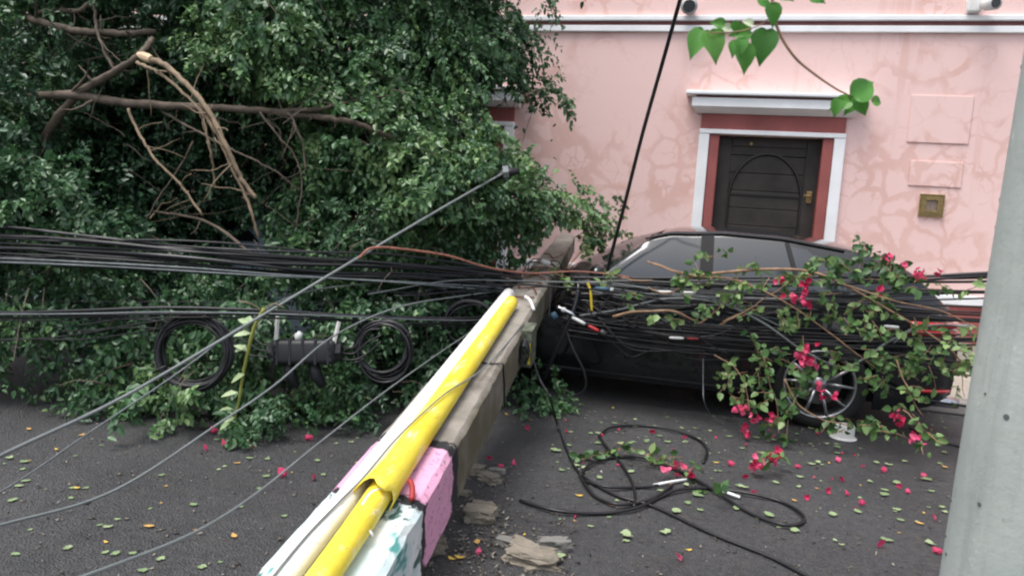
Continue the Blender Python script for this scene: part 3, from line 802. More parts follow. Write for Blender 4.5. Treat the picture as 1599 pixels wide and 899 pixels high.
# (px, py, depth, rx px, ry px, rz m, weight, tone)
LOBES = [
 (50, 90, 6.5, 110, 120, .5, 1, .40), (30, 230, 6.3, 90, 80, .5, .8, .3), (50, 340, 5.5, 120, 95, .5, 1.2, .42), (60, 455, 5.3, 110, 90, .45, 1, .38),
 (-30, 560, 5.4, 55, 60, .3, .5, .45), (170, 360, 5.9, 90, 90, .4, .7, .3), (-120, 250, 5.6, 120, 240, .6, 1, .35),
 (160, -10, 6.8, 150, 40, .5, .7, .35), (300, 0, 6.7, 110, 75, .5, .8, .4), (420, 50, 6.1, 85, 100, .45, 1.2, .62), (330, 90, 6.9, 70, 50, .4, .5, .35),
 (420, -80, 6.7, 420, 80, .7, 1.2, .4), (560, 45, 6.5, 100, 90, .5, 1, .55), (640, 90, 6.6, 110, 110, .5, 1, .5), (720, 50, 7.0, 90, 70, .5, .9, .42),
 (775, 45, 7.1, 50, 60, .35, .5, .42), (700, 150, 7.1, 80, 40, .35, .6, .25), (800, 105, 7.2, 38, 34, .25, .3, .4), (830, 148, 7.2, 24, 16, .2, .14, .4),
 (500, 140, 6.7, 90, 90, .45, .8, .4), (580, 190, 6.1, 90, 80, .5, 1, .6), (640, 240, 6.0, 110, 70, .5, 1.1, .66), (730, 235, 6.3, 90, 60, .45, .9, .62),
 (690, 310, 5.9, 100, 70, .5, 1, .6), (770, 300, 6.4, 90, 60, .45, .9, .6), (850, 330, 6.8, 70, 40, .4, .7, .66), (900, 372, 7.0, 45, 26, .3, .4, .8),
 (560, 310, 6.2, 90, 80, .5, .9, .45), (640, 390, 5.9, 130, 60, .5, 1, .45), (780, 385, 6.6, 80, 40, .4, .8, .42), (520, 400, 6.1, 90, 70, .5, .8, .5),
 (400, 440, 6.2, 100, 60, .45, .6, .45), (300, 440, 6.1, 90, 50, .4, .5, .4), (470, 490, 5.5, 120, 70, .45, 1, .35), (220, 500, 5.5, 90, 70, .4, .7, .4),
 (640, 480, 6.0, 100, 60, .45, .8, .38), (300, 560, 5.1, 120, 60, .4, .9, .5), (260, 635, 4.95, 90, 34, .3, .5, .55), (360, 655, 4.9, 85, 30, .28, .6, .55),
 (470, 640, 4.95, 100, 40, .3, .7, .45), (560, 620, 5.2, 70, 40, .3, .5, .45), (680, 560, 5.8, 90, 60, .4, .7, .35), (600, 560, 5.4, 80, 60, .35, .6, .38),
 (135, 612, 5.3, 26, 14, .12, .08, .5), (850, 605, 5.85, 50, 20, .15, .25, .6), (400, 560, 5.3, 90, 50, .35, .6, .35),
]
O_, D_, T_ = [], [], []
NSPRAY = 7400
wsum = sum((l[3] * l[4] * (l[2] / 6) ** 2) ** .85 * l[6] for l in LOBES)
for (px, py, z, rx, ry, rz, wgt, tone) in LOBES:
    k = int(NSPRAY * (rx * ry * (z / 6) ** 2) ** .85 * wgt / wsum) + 3
    per = 11; kt = max(3, k // per); k = kt
    c = W(px, py, z); sx = rx * z / F; sy = ry * z / F
    q = unit(nr.normal(0, 1, (k, 3))); q[:, 2] = np.where(nr.random(k) < .78, -np.abs(q[:, 2]), q[:, 2])    # z comp = towards viewer
    rad_ = nr.uniform(.55, 1.0, (k, 1)) ** .7 * (1 + .16 * np.sin(q[:, :1] * 7 + px) * np.cos(q[:, 1:2] * 6 + py))
    q = q * rad_
    P = c + q[:, :1] * sx * r0 + q[:, 1:2] * sy * np.array([0, 0, 1.]) + q[:, 2:] * rz * fh
    D = unit(q[:, :1] * r0 * .8 + q[:, 1:2] * np.array([0, 0, .6]) + q[:, 2:] * fh * .8 + nr.normal(0, .35, (k, 3)) + np.array([.12, 0, -.25]))
    P = np.repeat(P, per, 0); D = np.repeat(D, per, 0); k = len(P)
    P = P + nr.normal(0, 1, P.shape) * np.array([.085, .07, .085]) * nr.uniform(.6, 1.6, (k, 1)); D = unit(D + nr.normal(0, .45, P.shape)); tone_t = np.repeat(nr.normal(0, .13, kt), per)
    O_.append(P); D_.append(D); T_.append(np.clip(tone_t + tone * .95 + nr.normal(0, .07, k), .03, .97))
# backing layer far inside the crown, its shade painted in as darker leaf tints
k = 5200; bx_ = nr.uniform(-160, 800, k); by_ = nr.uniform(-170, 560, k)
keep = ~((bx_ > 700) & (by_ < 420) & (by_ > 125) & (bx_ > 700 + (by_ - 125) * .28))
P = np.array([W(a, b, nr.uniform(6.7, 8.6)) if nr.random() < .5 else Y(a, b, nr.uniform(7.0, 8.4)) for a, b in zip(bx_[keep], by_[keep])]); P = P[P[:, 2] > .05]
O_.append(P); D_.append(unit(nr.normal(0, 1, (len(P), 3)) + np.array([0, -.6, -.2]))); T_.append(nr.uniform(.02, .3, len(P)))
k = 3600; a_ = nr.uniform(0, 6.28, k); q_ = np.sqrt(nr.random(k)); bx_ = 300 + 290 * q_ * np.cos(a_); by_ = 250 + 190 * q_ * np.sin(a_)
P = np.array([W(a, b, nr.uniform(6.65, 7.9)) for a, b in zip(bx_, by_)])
O_.append(P); D_.append(unit(nr.normal(0, 1, (k, 3)) + np.array([0, -.5, -.3]))); T_.append(nr.uniform(.0, .28, k))  # more backing behind the cavity, inner shade put into the dark tints
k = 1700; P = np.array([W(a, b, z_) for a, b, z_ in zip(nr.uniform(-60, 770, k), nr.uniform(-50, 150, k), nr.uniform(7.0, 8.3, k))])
O_.append(P); D_.append(unit(nr.normal(0, 1, (k, 3)) + np.array([0, -.5, -.3]))); T_.append(nr.uniform(.0, .3, k))  # backing along the top, likewise tinted dark in place of real shade
O_ = np.concatenate(O_); D_ = np.concatenate(D_); T_ = np.concatenate(T_)
ok = (O_[:, 2] > .03); O_, D_, T_ = O_[ok], D_[ok], T_[ok]
NL = 25
Ls = nr.uniform(.16, .36, len(O_))
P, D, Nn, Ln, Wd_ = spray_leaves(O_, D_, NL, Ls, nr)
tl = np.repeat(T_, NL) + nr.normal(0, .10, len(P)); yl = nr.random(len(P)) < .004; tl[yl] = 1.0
P[:, 2] = np.maximum(P[:, 2], .015 + nr.uniform(0, .05, len(P)))
tip = P + D * Ln[:, None]
def outside_cars(Q):
    m_ = np.ones(len(Q), bool)
    for x0 in (CX0, CX0 - 5.15):
        inside = (Q[:, 0] > x0) & (Q[:, 0] < x0 + 4.6) & (Q[:, 1] > NEARY - .01) & (Q[:, 1] < NEARY + 1.85)
        xl = Q[:, 0] - x0
        h_ = np.interp(xl, [0, .3, 1.4, 2.2, 2.8, 3.8, 4.4, 4.6], [.78, .88, 1.0, 1.42, 1.48, 1.42, 1.1, .9])
        m_ &= ~(inside & (Q[:, 2] < h_))
    return m_
# a clear window on the blue car, dug between the sprays
gx, gy = (lambda q: (q[0], q[1]))((799.5 + F * ((P - CAM) @ rr) / ((P - CAM) @ fw), 449.5 - F * ((P - CAM) @ uu) / ((P - CAM) @ fw)))
gap = (((gx - 392) / 26) ** 2 + ((gy - 385) / 36) ** 2 < 1) | (((gx - 358) / 15) ** 2 + ((gy - 350) / 10) ** 2 < 1) | (((gx - 390) / 34) ** 2 + ((gy - 400) / 32) ** 2 < 1)
gap &= nr.random(len(P)) < .97
dep = (P - CAM) @ fh
nzx = 14 * np.sin(gx * .05 + gy * .03) + 10 * np.sin(gy * .09 - gx * .02)
cav = ((((gx - 285) / 190) ** 2 + ((gy - 235 + nzx) / 125) ** 2) < 1) & (dep < 6.45) & (nr.random(len(P)) < .90)
cav &= ~((gx < 140) & (nr.random(len(P)) < .7))
cav |= (np.abs(gy - (178 + np.maximum(gx - 450, 0) * .2)) < 20) & (gx > 400) & (gx < 585) & (dep < 5.95)
cav |= (((gx - 150) / 130) ** 2 + ((gy - 38) / 26) ** 2 < 1) & (dep < 6.5) & (nr.random(len(P)) < .85)
def inpoly(x, y, poly):
    c = np.zeros(len(x), bool); j = len(poly) - 1
    for i in range(len(poly)):
        (xi, yi), (xj, yj) = poly[i], poly[j]
        c ^= ((yi > y) != (yj > y)) & (x < (xj - xi) * (y - yi) / (yj - yi + 1e-9) + xi); j = i
    return c
updep = np.interp(gx, [-160, 0, 300, 450, 600, 720, 840], [5.1, 4.95, 5.0, 5.15, 5.4, 5.7, 6.0]); lodep = np.interp(gx, [0, 400, 540, 660, 760, 850], [4.72, 4.7, 4.9, 5.2, 5.5, 6.0])
cav |= (gx < 850) & (gy > 345) & (gy < 470) & (dep < updep + .12)
cav |= (gx < 850) & (gy >= 470) & (gy < 600) & (dep < lodep + .14)
cav |= (np.abs(gy - (384 - (gx - 590) * .58)) < 16) & (gx > 480) & (gx < 800) & (dep < np.interp(gx, [480, 590, 690, 800], [4.5, 5.0, 5.4, 5.9]))
pe = np.array([pix(PP(q_, 0, 0)) for q_ in np.linspace(0, S1, 40)]); pz = np.array([(PP(q_, 0, 0) - CAM) @ fh for q_ in np.linspace(0, S1, 40)])
for (ex_, ey_), ez_ in zip(pe, pz): cav |= (np.abs(gx - ex_) < 40 * 5 / ez_) & (np.abs(gy - ey_) < 12) & (dep < ez_ + .1)
wallgap = inpoly(gx + nzx * .4, gy, [(758, 132), (792, 118), (800, 150), (826, 172), (880, 190), (900, 300), (850, 262), (812, 240), (800, 212), (770, 188), (752, 170)])
gap |= cav | (wallgap & (nr.random(len(P)) < .97))
ok = outside_cars(P) & outside_cars(tip) & pole_clear(P, .05) & (P[:, 1] < WALL_Y - .12) & (tip[:, 2] > .004) & ~gap
P, D, Nn, Ln, Wd_, tl = P[ok], D[ok], Nn[ok], Ln[ok], Wd_[ok], tl[ok]
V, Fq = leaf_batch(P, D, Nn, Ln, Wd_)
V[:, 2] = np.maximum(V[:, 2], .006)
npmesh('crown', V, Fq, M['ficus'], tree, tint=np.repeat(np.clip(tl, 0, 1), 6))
print('leaves', len(P))
# fine twigs inside the crown: one per spray for a third of them
tw = MB(); sel = nr.choice(len(O_), 1500, replace=False)
for i in sel:
    o = O_[i]; d = D_[i]; l = Ls[i]; pts = [o - d * .12, o, o + d * l * .5 + np.array([0, 0, -.1 * l]), o + d * l * .95 + np.array([0, 0, -.38 * l])]
    if min(p[2] for p in pts) < .02: continue
    if not outside_cars(np.array(pts)).all() or not pole_clear(np.array(pts)).all(): continue
    tw.tube(pts, [.005, .004, .003, .002], 3, False)
o = tw.build('twigs', M['bark'], tree)

def limb(px, r0_, r1_, mat=None, wob=.02, seed=0, name='limb', cap=None):
    q = spline([W(p[0], p[1], p[2] - (.28 if name in ('limb', 'trunk') else 0)) for p in px], 9); q = wobble(q, wob, seed); b = MB(); rad = np.linspace(r0_, r1_, len(q)) * .78; rad = rad * (1 + .13 * np.sin(np.arange(len(q)) * 1.9 + seed) * np.sin(np.arange(len(q)) * .7))
    if name == 'limb':
        gq = np.random.default_rng(900 + seed)
        for _ in range(5):          # knobbly side shoots
            i = int(gq.integers(3, len(q) - 1)); e = q[i] + gq.normal(0, 1, 3) * np.array([.16, .10, .16]) + np.array([0, 0, -.04]); b.tube(wobble(spline([q[i], (q[i] + e) / 2 + gq.normal(0, .015, 3), e], 4), .01, seed), list(np.linspace(rad[i] * .4, .0025, 9)), 5)
    q = [p + nr.normal(0, .0025, 3) for p in q]
    b.tube(q, list(rad), 9)
    o = b.build(name, mat or M['bark'], tree, True); return q
limb([(-260, 240, 7.0), (-120, 190, 7.0), (0, 165, 7.0), (110, 152, 6.9)], .20, .085, wob=.03, name='trunk')
limb([(20, 152, 6.6), (100, 150, 6.15), (200, 160, 6.1), (330, 170, 6.0), (450, 176, 5.95), (540, 190, 5.9), (625, 218, 5.9)], .050, .022, seed=1)
limb([(440, 176, 5.96), (495, 170, 5.9), (550, 156, 6.0), (600, 150, 6.1)], .024, .012, seed=2)
limb([(20, 18, 6.6), (70, 36, 6.4), (130, 48, 6.3), (200, 52, 6.3), (240, 50, 6.4)], .040, .028, seed=3)
limb([(60, 22, 6.5), (100, 16, 6.4), (135, 8, 6.4), (190, -20, 6.5)], .026, .02, seed=4)
limb([(60, 225, 6.3), (115, 160, 6.15), (160, 125, 6.05), (215, 92, 5.98), (236, 62, 6.1)], .045, .026, seed=5, mat=M['bark'])
limb([(145, 10, 6.4), (158, 60, 6.2), (178, 110, 6.1)], .016, .012, seed=6)
q = limb([(226, 89, 5.9), (262, 103, 5.8), (300, 140, 5.7), (330, 180, 5.65), (352, 228, 5.6), (372, 275, 5.6), (398, 310, 5.6)], .028, .018, M['bark_pale'], .008, 7)
limb([(215, 97, 5.92), (250, 115, 5.82), (285, 145, 5.75), (310, 172, 5.7), (322, 210, 5.7), (330, 250, 5.7), (336, 292, 5.75)], .017, .009, M['bark_pale'], .008, 8)
limb([(308, 165, 5.7), (335, 200, 5.66), (360, 255, 5.62), (385, 310, 5.6), (402, 370, 5.6)], .020, .012, M['bark_pale'], .01, 9)
limb([(198, 170, 6.0), (222, 215, 5.95), (245, 252, 5.9), (285, 290, 5.85), (318, 335, 5.8)], .014, .011, M['bark_pale'], .015, 10)
limb([(255, 172, 6.1), (310, 205, 6.0), (370, 240, 5.95), (430, 268, 5.95), (470, 300, 6.0)], .012, .007, wob=.015, seed=11)
limb([(405, 180, 5.95), (435, 215, 5.9), (460, 250, 5.9), (470, 300, 5.9), (465, 360, 5.9)], .010, .007, wob=.02, seed=12)
limb([(450, 176, 5.9), (468, 210, 5.85), (476, 262, 5.85)], .012, .008, wob=.015, seed=13)
limb([(440, 430, 5.6), (400, 400, 5.8), (330, 350, 6.1), (240, 330, 6.3)], .020, .012, wob=.03, seed=14)
limb([(180, 620, 5.4), (200, 560, 5.5), (150, 480, 5.7), (130, 380, 6.0)], .03, .05, wob=.03, seed=15)
limb([(700, 320, 6.0), (640, 260, 6.1), (560, 215, 6.2)], .012, .016, wob=.02, seed=16)
g_ = np.random.default_rng(5)
for k in range(46):
    px, py = g_.uniform(40, 560), g_.uniform(30, 470); z = g_.uniform(5.9, 6.9); a = g_.uniform(0, 6.28); l = g_.uniform(60, 190)
    q_ = [(px, py, z), (px + math.cos(a) * l * .5, py + math.sin(a) * l * .35 + 8, z + g_.uniform(-.15, .15)), (px + math.cos(a) * l, py + math.sin(a) * l * .7 + 25, z + g_.uniform(-.2, .2))]
    r_ = g_.uniform(.004, .014); limb(q_, r_, r_ * .5, M['bark'] if k % 3 else M['bark_pale'], .03, 20 + k, 'branch')
# pale torn end of the snapped branch
c = W(226, 89, 5.62); b = MB(); ex = unit(W(262, 103, 5.52) - c)
b.tube([c - ex * .075, c - ex * .03, c + ex * .03, c + ex * .07], [.012, .030, .033, .026], 9); b.build('torn_wood', M['cut'], tree)

# ------------------------------------------------------------------ cables
cab_n = [0]
def cable(pts, rad, label, group, mat='cable', name='cable', cat='cable', n=8, wob=0., seed=0, res=6):
    q = spline(pts, n)
    if wob: q = wobble(q, wob, seed)
    b = MB(); b.tube(q, rad, res); o = b.build(name, M[mat], None, True)
    return tag(o, label, cat, group)
# upper bundle left of the pole
gl = 'black cables of the upper bundle left of the fallen pole'
lbl = 'black overhead cable sagging in the upper bundle between left edge and fallen pole'
base_u = [(-160, 372, 5.1), (0, 380, 4.95), (150, 388, 4.95), (300, 397, 5.0), (450, 408, 5.15), (600, 418, 5.4), (720, 428, 5.7), (780, 434, 5.85), (814, 442, 5.96)]
g_ = np.random.default_rng(21)
for k in range(14):
    o = -22 + 52 * (k / 13) ** 1.1; ph = g_.uniform(0, 6.28); amp = g_.uniform(2, 9); f_ = g_.uniform(.004, .012)
    pts = [W(px, py + o * (1 - .55 * min(1, max(0, px / 830))) + amp * math.sin(px * f_ + ph), z + g_.uniform(-.03, .03)) for px, py, z in base_u]
    thick = k in (4, 9, 13)
    cable(pts, .015 if thick else g_.uniform(.005, .009), lbl, gl, 'cable_gloss' if k % 3 == 0 else 'cable', wob=.02, seed=k)
for k, (dy0, dy1) in enumerate(((24, 20), (30, 16))):
    pts = [W(px, py + dy0 * (1 - px / 900) + dy1 * max(0, px / 900), z - .05) for px, py, z in base_u]
    cable(pts, .006, 'pale steel strand running below the upper black cable bundle at left', 'steel strands of the upper bundle', 'steel', wob=.01, seed=40 + k)
# middle strand that carries the coils and the splice case
base_m = [(-160, 492, 4.8), (0, 491, 4.72), (120, 490, 4.65), (260, 487, 4.62), (400, 489, 4.7), (540, 494, 4.9), (660, 499, 5.2), (745, 500, 5.5), (795, 490, 5.8)]
gm = 'black cables of the lower bundle left of the fallen pole'
for k in range(7):
    o = (-6, -2, 2, 5, 8, 0, 12)[k]; ph = g_.uniform(0, 6.28)
    cable([W(px, py + o * .7 + 2.0 * math.sin(px * .01 + ph), z + g_.uniform(-.02, .02)) for px, py, z in base_m], (.010, .006, .009, .006, .005, .007, .004)[k],
          'black cable of the lower bundle carrying the two coils and the splice case', gm, 'cable_gloss' if k % 2 else 'cable', wob=.006, seed=60 + k)
cable([W(px, py - 1, z - .03) for px, py, z in base_m], .0045, 'bright steel strand twisted along the lower bundle with the two coils', None, 'steel', wob=.012, seed=3)
cable([W(-160, 470, 5.2), W(0, 470, 5.1), W(300, 471, 5.1), W(600, 470, 5.5), W(840, 460, 6)], .003, 'very thin dark wire running level between the two left cable bundles', None)
for k, pl in enumerate(([(-100, 540, 4.9), (0, 533, 4.8), (100, 525, 4.75), (220, 505, 4.7), (330, 492, 4.66)], [(-100, 528, 4.9), (0, 532, 4.85), (120, 530, 4.8), (230, 515, 4.7), (300, 500, 4.7)],
                        [(-60, 560, 5.2), (60, 548, 5.1), (160, 520, 5.0), (260, 500, 4.8)], [(-60, 505, 5.0), (90, 510, 4.9), (200, 500, 4.8), (300, 505, 4.7)], [(-60, 515, 5.0), (60, 518, 4.9), (180, 512, 4.8), (280, 512, 4.7)])):
    cable([W(*p) for p in pl], .005, 'thin black wire drooping behind the larger coil at the far left', 'drooping wires at the far left', wob=.01, seed=80 + k)

def coil(cx, cy, z, rpx, label, turns=13, squash=1.0, thick=.007, seed=0, spread=.03):
    g = np.random.default_rng(seed); c = W(cx, cy, z); rm = rpx * z / F
    o = empty('cable_coil', c, label, 'cable coil')
    rt = rr * 1.0; up_ = uu * 1.0; fo = fw
    for t in range(turns):
        rx_ = rm * (1 + g.uniform(-spread, spread) * 3); ry_ = rm * squash * (1 + g.uniform(-spread, spread) * 3); of = g.normal(0, .012, 3); dz = g.uniform(-.035, .035)
        pts = [c + of + rt * rx_ * math.cos(a) + up_ * ry_ * math.sin(a) + fo * (dz + .01 * math.sin(2 * a + t)) for a in np.linspace(0, 2 * math.pi, 49)]
        b = MB(); b.tube(pts, thick, 6, False); b.build('turn', M['cable_gloss' if t % 4 == 0 else 'cable'], o, True)
    for a in (.5, 2.4, 3.6):
        ct = c + rt * rm * math.cos(a) + up_ * rm * squash * math.sin(a); rv = unit(rt * math.cos(a) + up_ * math.sin(a)); b = MB()
        b.tube([ct + rv * .055 * math.cos(x) + fo * .055 * math.sin(x) for x in np.linspace(0, 6.28, 14)], .005, 5, False); b.build('tie', M['cable'], o)
    return o
coil(302, 551, 4.66, 56, 'larger black cable coil hanging at the left, in front of the leaves', 15, 1.0, .009, 1)
coil(598, 545, 4.95, 42, 'smaller black cable coil hanging between the splice case and the pole', 12, 1.0, .008, 2)
coil(735, 505, 5.55, 40, 'half hidden black cable coil tight against the left side of the fallen pole', 7, .85, .008, 4)

# splice case
c = W(478, 547, 4.8); sp = empty('splice_case', c, 'black box-shaped cable splice case hanging on two white straps between the coils', 'splice case')
def loc(a, b_, d_=0.): return c + rr * (a * 4.8 / F) - uu * (b_ * 4.8 / F) + fw * d_
def obox(mb, a0, a1, b0, b1, d0, d1, bev=0.):
    bm = bmesh.new(); bmesh.ops.create_cube(bm, size=1)
    if bev:
        for v in bm.verts: v.co = Vector((v.co.x * abs(a1 - a0) * 4.8 / F, v.co.y * abs(b1 - b0) * 4.8 / F, v.co.z * abs(d1 - d0)))
        bmesh.ops.bevel(bm, geom=bm.edges[:], offset=bev, segments=3, affect='EDGES', profile=.5)
        cc = loc((a0 + a1) / 2, (b0 + b1) / 2, (d0 + d1) / 2); bm.verts.ensure_lookup_table()
        vs = [cc + rr * v.co.x - uu * v.co.y + fw * v.co.z for v in bm.verts]; fs = [tuple(v.index for v in f.verts) for f in bm.faces]
        mb.add(vs, fs)
    bm.free()
b = MB(); obox(b, -50, 50, -18, 20, -.09, .09, .028); b.build('case', M['box'], sp, True)
for a in (-52, 52):
    b = MB(); b.tube([loc(a * .86, 1), loc(a * 1.10, 1)], [.077, .062], 8); b.build('end_cap', M['box'], sp)
for a in (-40, -20, 0, 20, 40):
    b = MB(); obox(b, a - 2, a + 2, -19, 21, -.094, .0, .003); b.build('rib', M['box'], sp)
for k, a in enumerate((-46, -46, -46, 44, 44, 44)):
    b = MB(); y_ = (-8, 2, 12)[k % 3]; b.tube([loc(a, y_, -.092), loc(a, y_, -.108)], .012, 8); b.build('bolt', M['cable'], sp)
b = MB(); b.tube([loc(-44, -12, -.05), loc(-42, -60, -.03)], .014, 6); b.build('strap', M['strap'], sp)
b = MB(); b.tube([loc(46, -8, -.05), loc(54, -46, -.03)], .014, 6); b.build('strap', M['strap'], sp)
b = MB(); b.tube([loc(-10, -16, -.04), loc(-10, -24, -.04), loc(-6, -30, -.04)], [.018, .026, .016], 10); b.build('valve_cap', M['ceramic'], sp, True)
for (a0, a1) in ((-28, -18), (12, 26)):
    b = MB(); b.tube([loc(a0, 18), loc(a0 + 2, 40, .02), loc(a1, 58, .03)], [.035, .04, .028], 8); b.build('hanging_boot', M['box'], sp, True)
for k in range(6):
    s_ = -1 if k < 3 else 1
    b = MB(); y_ = (-8, 2, 12)[k % 3]; b.tube(spline([loc(s_ * 48, y_), loc(s_ * 75, y_ + 3 * s_, .01), loc(s_ * 95, y_ - 22 + 8 * (k % 3), .02), loc(s_ * 118, -34 + 10 * (k % 3), .03)], 6), .006, 6)
    b.build('cable_tail', M['cable'], sp, True)

# slack grey guy wires sweeping to the lower left
def gw(pts, r_, label, mat='steel', name='guy_wire', cat='wire', seed=0): return cable([W(*p) for p in pts], r_, label, None, mat, name, cat, 10, .002, seed)
gw([(-200, 815, 2.4), (0, 711, 2.9), (195, 618, 3.5), (400, 498, 4.1), (500, 438, 4.4), (590, 384, 4.75), (690, 325, 5.15), (790, 268, 5.65)], .0085, 'thick grey guy wire running from the left edge to a dark clamp in the tree', 'grey_cable')
gw([(-200, 860, 2.6), (0, 768, 3.2), (150, 668, 3.8), (280, 580, 4.3), (400, 492, 4.8), (480, 455, 5.2), (600, 440, 5.6), (720, 430, 5.9), (830, 425, 6.1)], .005, 'thin grey wire just below the thick guy wire, crossing the larger coil', 'steel', seed=1)
gw([(-200, 870, 2.2), (0, 820, 2.6), (180, 765, 3.0), (340, 662, 3.6), (430, 600, 4.0), (520, 525, 4.5), (620, 480, 5.1), (720, 462, 5.6), (835, 447, 6.0)], .006, 'grey wire sagging past the splice case and up to the pole head', 'grey_cable', seed=2)
gw([(-80, 975, 1.7), (130, 899, 2.0), (300, 832, 2.4), (400, 770, 2.8), (500, 690, 3.3), (600, 612, 4.0), (680, 555, 4.8), (745, 512, 5.4), (830, 460, 6.0)], .005, 'lowest grey wire, running from the bottom left corner up to the pole', 'grey_cable', seed=3)
b = MB(); c = W(790, 270, 5.65); gc = empty('wire_clamp', c, 'dark clamp at the upper end of the thick grey guy wire among leaves', 'clamp')
b.tube([c - rr * .10 - uu * .045, c, c + rr * .10 + uu * .015], [.02, .038, .022], 8); b.build('clamp_body', M['cable'], gc, True); b = MB(); b.tube([c - rr * .02, c + rr * .02 + uu * .004], [.052, .052], 8); b.build('band', M['steel'], gc)
# black cable slanting up out of the picture
cable([W(1095, -190, 4.6), W(1078, -60, 4.9), W(1062, 0, 5.1), W(1034, 100, 5.4), (W(1003, 210, 5.6)), W(975, 320, 5.8), W(955, 395, 5.95), W(948, 425, 6.0)], .0135, 'thick black cable slanting from the tangle up across the pink wall', None)
# cables right of the pole: straight bundles along the street
YB = 5.86
def rc(pts, r_, label, group, mat='cable', seed=0, yy=YB, wob=.006): return cable([Y(px, py, yy + 0.0) if not isinstance(px, tuple) else px for px, py in pts], r_, label, group, mat, wob=wob, seed=seed)
bund = [
 ('topmost black bundle right of the pole, above the car window sill', [(884, 437), (1000, 438), (1150, 442), (1300, 440), (1420, 436), (1545, 431), (1720, 424)], [-4, -2, 0, 2, 4, 1], (.007, .012)),
 ('second black bundle right of the pole, crossing the rear window pillar', [(884, 447), (1000, 452), (1150, 456), (1300, 460), (1420, 458), (1545, 457), (1720, 457)], [-3, 0, 3, 6], (.005, .009)),
 ('third black bundle right of the pole, at the tail light height', [(882, 463), (1000, 470), (1150, 472), (1300, 478), (1420, 488), (1545, 494), (1720, 497)], [-6, -3, 0, 3, 6, 9], (.005, .011)),
 ('fourth black bundle right of the pole, lying across the car doors', [(878, 486), (960, 502), (1100, 516), (1250, 523), (1400, 527), (1530, 529), (1720, 530)], [-8, -3, 1, 5, 10], (.005, .010)),
 ('lowest black bundle right of the pole, above the rear wheel', [(872, 507), (960, 520), (1100, 533), (1250, 545), (1380, 560), (1480, 570), (1720, 590)], [-6, -2, 2, 6, 10], (.005, .009)),
]
g_ = np.random.default_rng(33)
for bi, (nm, pl, offs, (ra, rb)) in enumerate(bund):
    for k, o in enumerate(offs):
        ph = g_.uniform(0, 6.28); yy = YB - .02 + .03 * (k % 3) - .03 * bi * .3
        pts = [Y(px, py + o * (1.2 if px > 900 else 1.5) + 2.5 * math.sin(px * .012 + ph), yy) for px, py in pl]
        cable(pts, g_.uniform(ra, rb), 'black cable of the ' + nm, 'cables of the ' + nm, 'cable_gloss' if k % 2 else 'cable', wob=.008, seed=200 + bi * 10 + k)
rc([(905, 492), (970, 482), (1040, 466), (1120, 472), (1190, 503), (1250, 545), (1310, 573), (1350, 560), (1390, 532), (1450, 510), (1520, 508)], .0085, 'light grey cable hanging in a deep sag in front of the rear door', None, 'grey_cable', yy=5.74)
rc([(1395, 535), (1420, 515), (1470, 507), (1530, 512)], .005, 'short light grey wire forking off at the right of the sagging grey cable', None, 'grey_cable', yy=5.73)
cable([W(1380, 600, 5.5), W(1440, 622, 5.5), W(1510, 634, 5.5), W(1640, 650, 5.5)], .010, 'black cable passing under the exhaust towards the grey post', None)
cable([G(1420, 668, .02), G(1455, 684, .012), G(1500, 697, .012), G(1600, 720, .012)], .009, 'black cable lying on the asphalt at the foot of the grey post', None)
# tangle of service wires round the pole top
g_ = np.random.default_rng(44); gt = 'thin service wires tangled right of the pole'
for k in range(44):
    x0, y0 = g_.uniform(878, 905), g_.uniform(428, 505); x1 = g_.uniform(980, 1330); y1 = 440 + (x1 - 900) * .1 + g_.uniform(-25, 95); y1 = min(y1, 590)
    mx, my = (x0 + x1) / 2 + g_.uniform(-40, 40), (y0 + y1) / 2 + g_.uniform(-22, 45); yy = g_.uniform(5.72, 5.95)
    pts = [Y(x0, y0, 5.95), Y((x0 + mx) / 2, (y0 + my) / 2 + g_.uniform(-12, 12), yy), Y(mx, my, yy - .02), Y((mx + x1) / 2, (my + y1) / 2 + g_.uniform(-10, 10), yy), Y(x1, y1, yy)]
    cable(pts, g_.uniform(.0028, .0055), 'thin black service wire in the tangle between the pole and the car door', gt, ('cable', 'cable_gloss', 'cable', 'grey_cable', 'cable')[k % 5] if k % 7 else 'cable', name='service_wire', cat='wire', n=6, wob=.02, seed=k, res=5)
gt2 = 'thin service wires tangled left of the pole'
for k in range(40):
    x0, y0 = g_.uniform(790, 814), g_.uniform(430, 500); x1 = g_.uniform(480, 760); y1 = 455 + g_.uniform(-25, 75); mx, my = (x0 + x1) / 2, (y0 + y1) / 2 + g_.uniform(-15, 30)
    cable([W(x0, y0, 6.0), W(mx, my, 5.85 + g_.uniform(-.1, .1)), W(x1, y1, 5.6 + g_.uniform(-.1, .1))], g_.uniform(.003, .006), 'thin wire in the tangle at the left side of the pole top', gt2, 'cable' if k % 4 else 'grey_cable', name='service_wire', cat='wire', n=7, wob=.03, seed=90 + k, res=5)
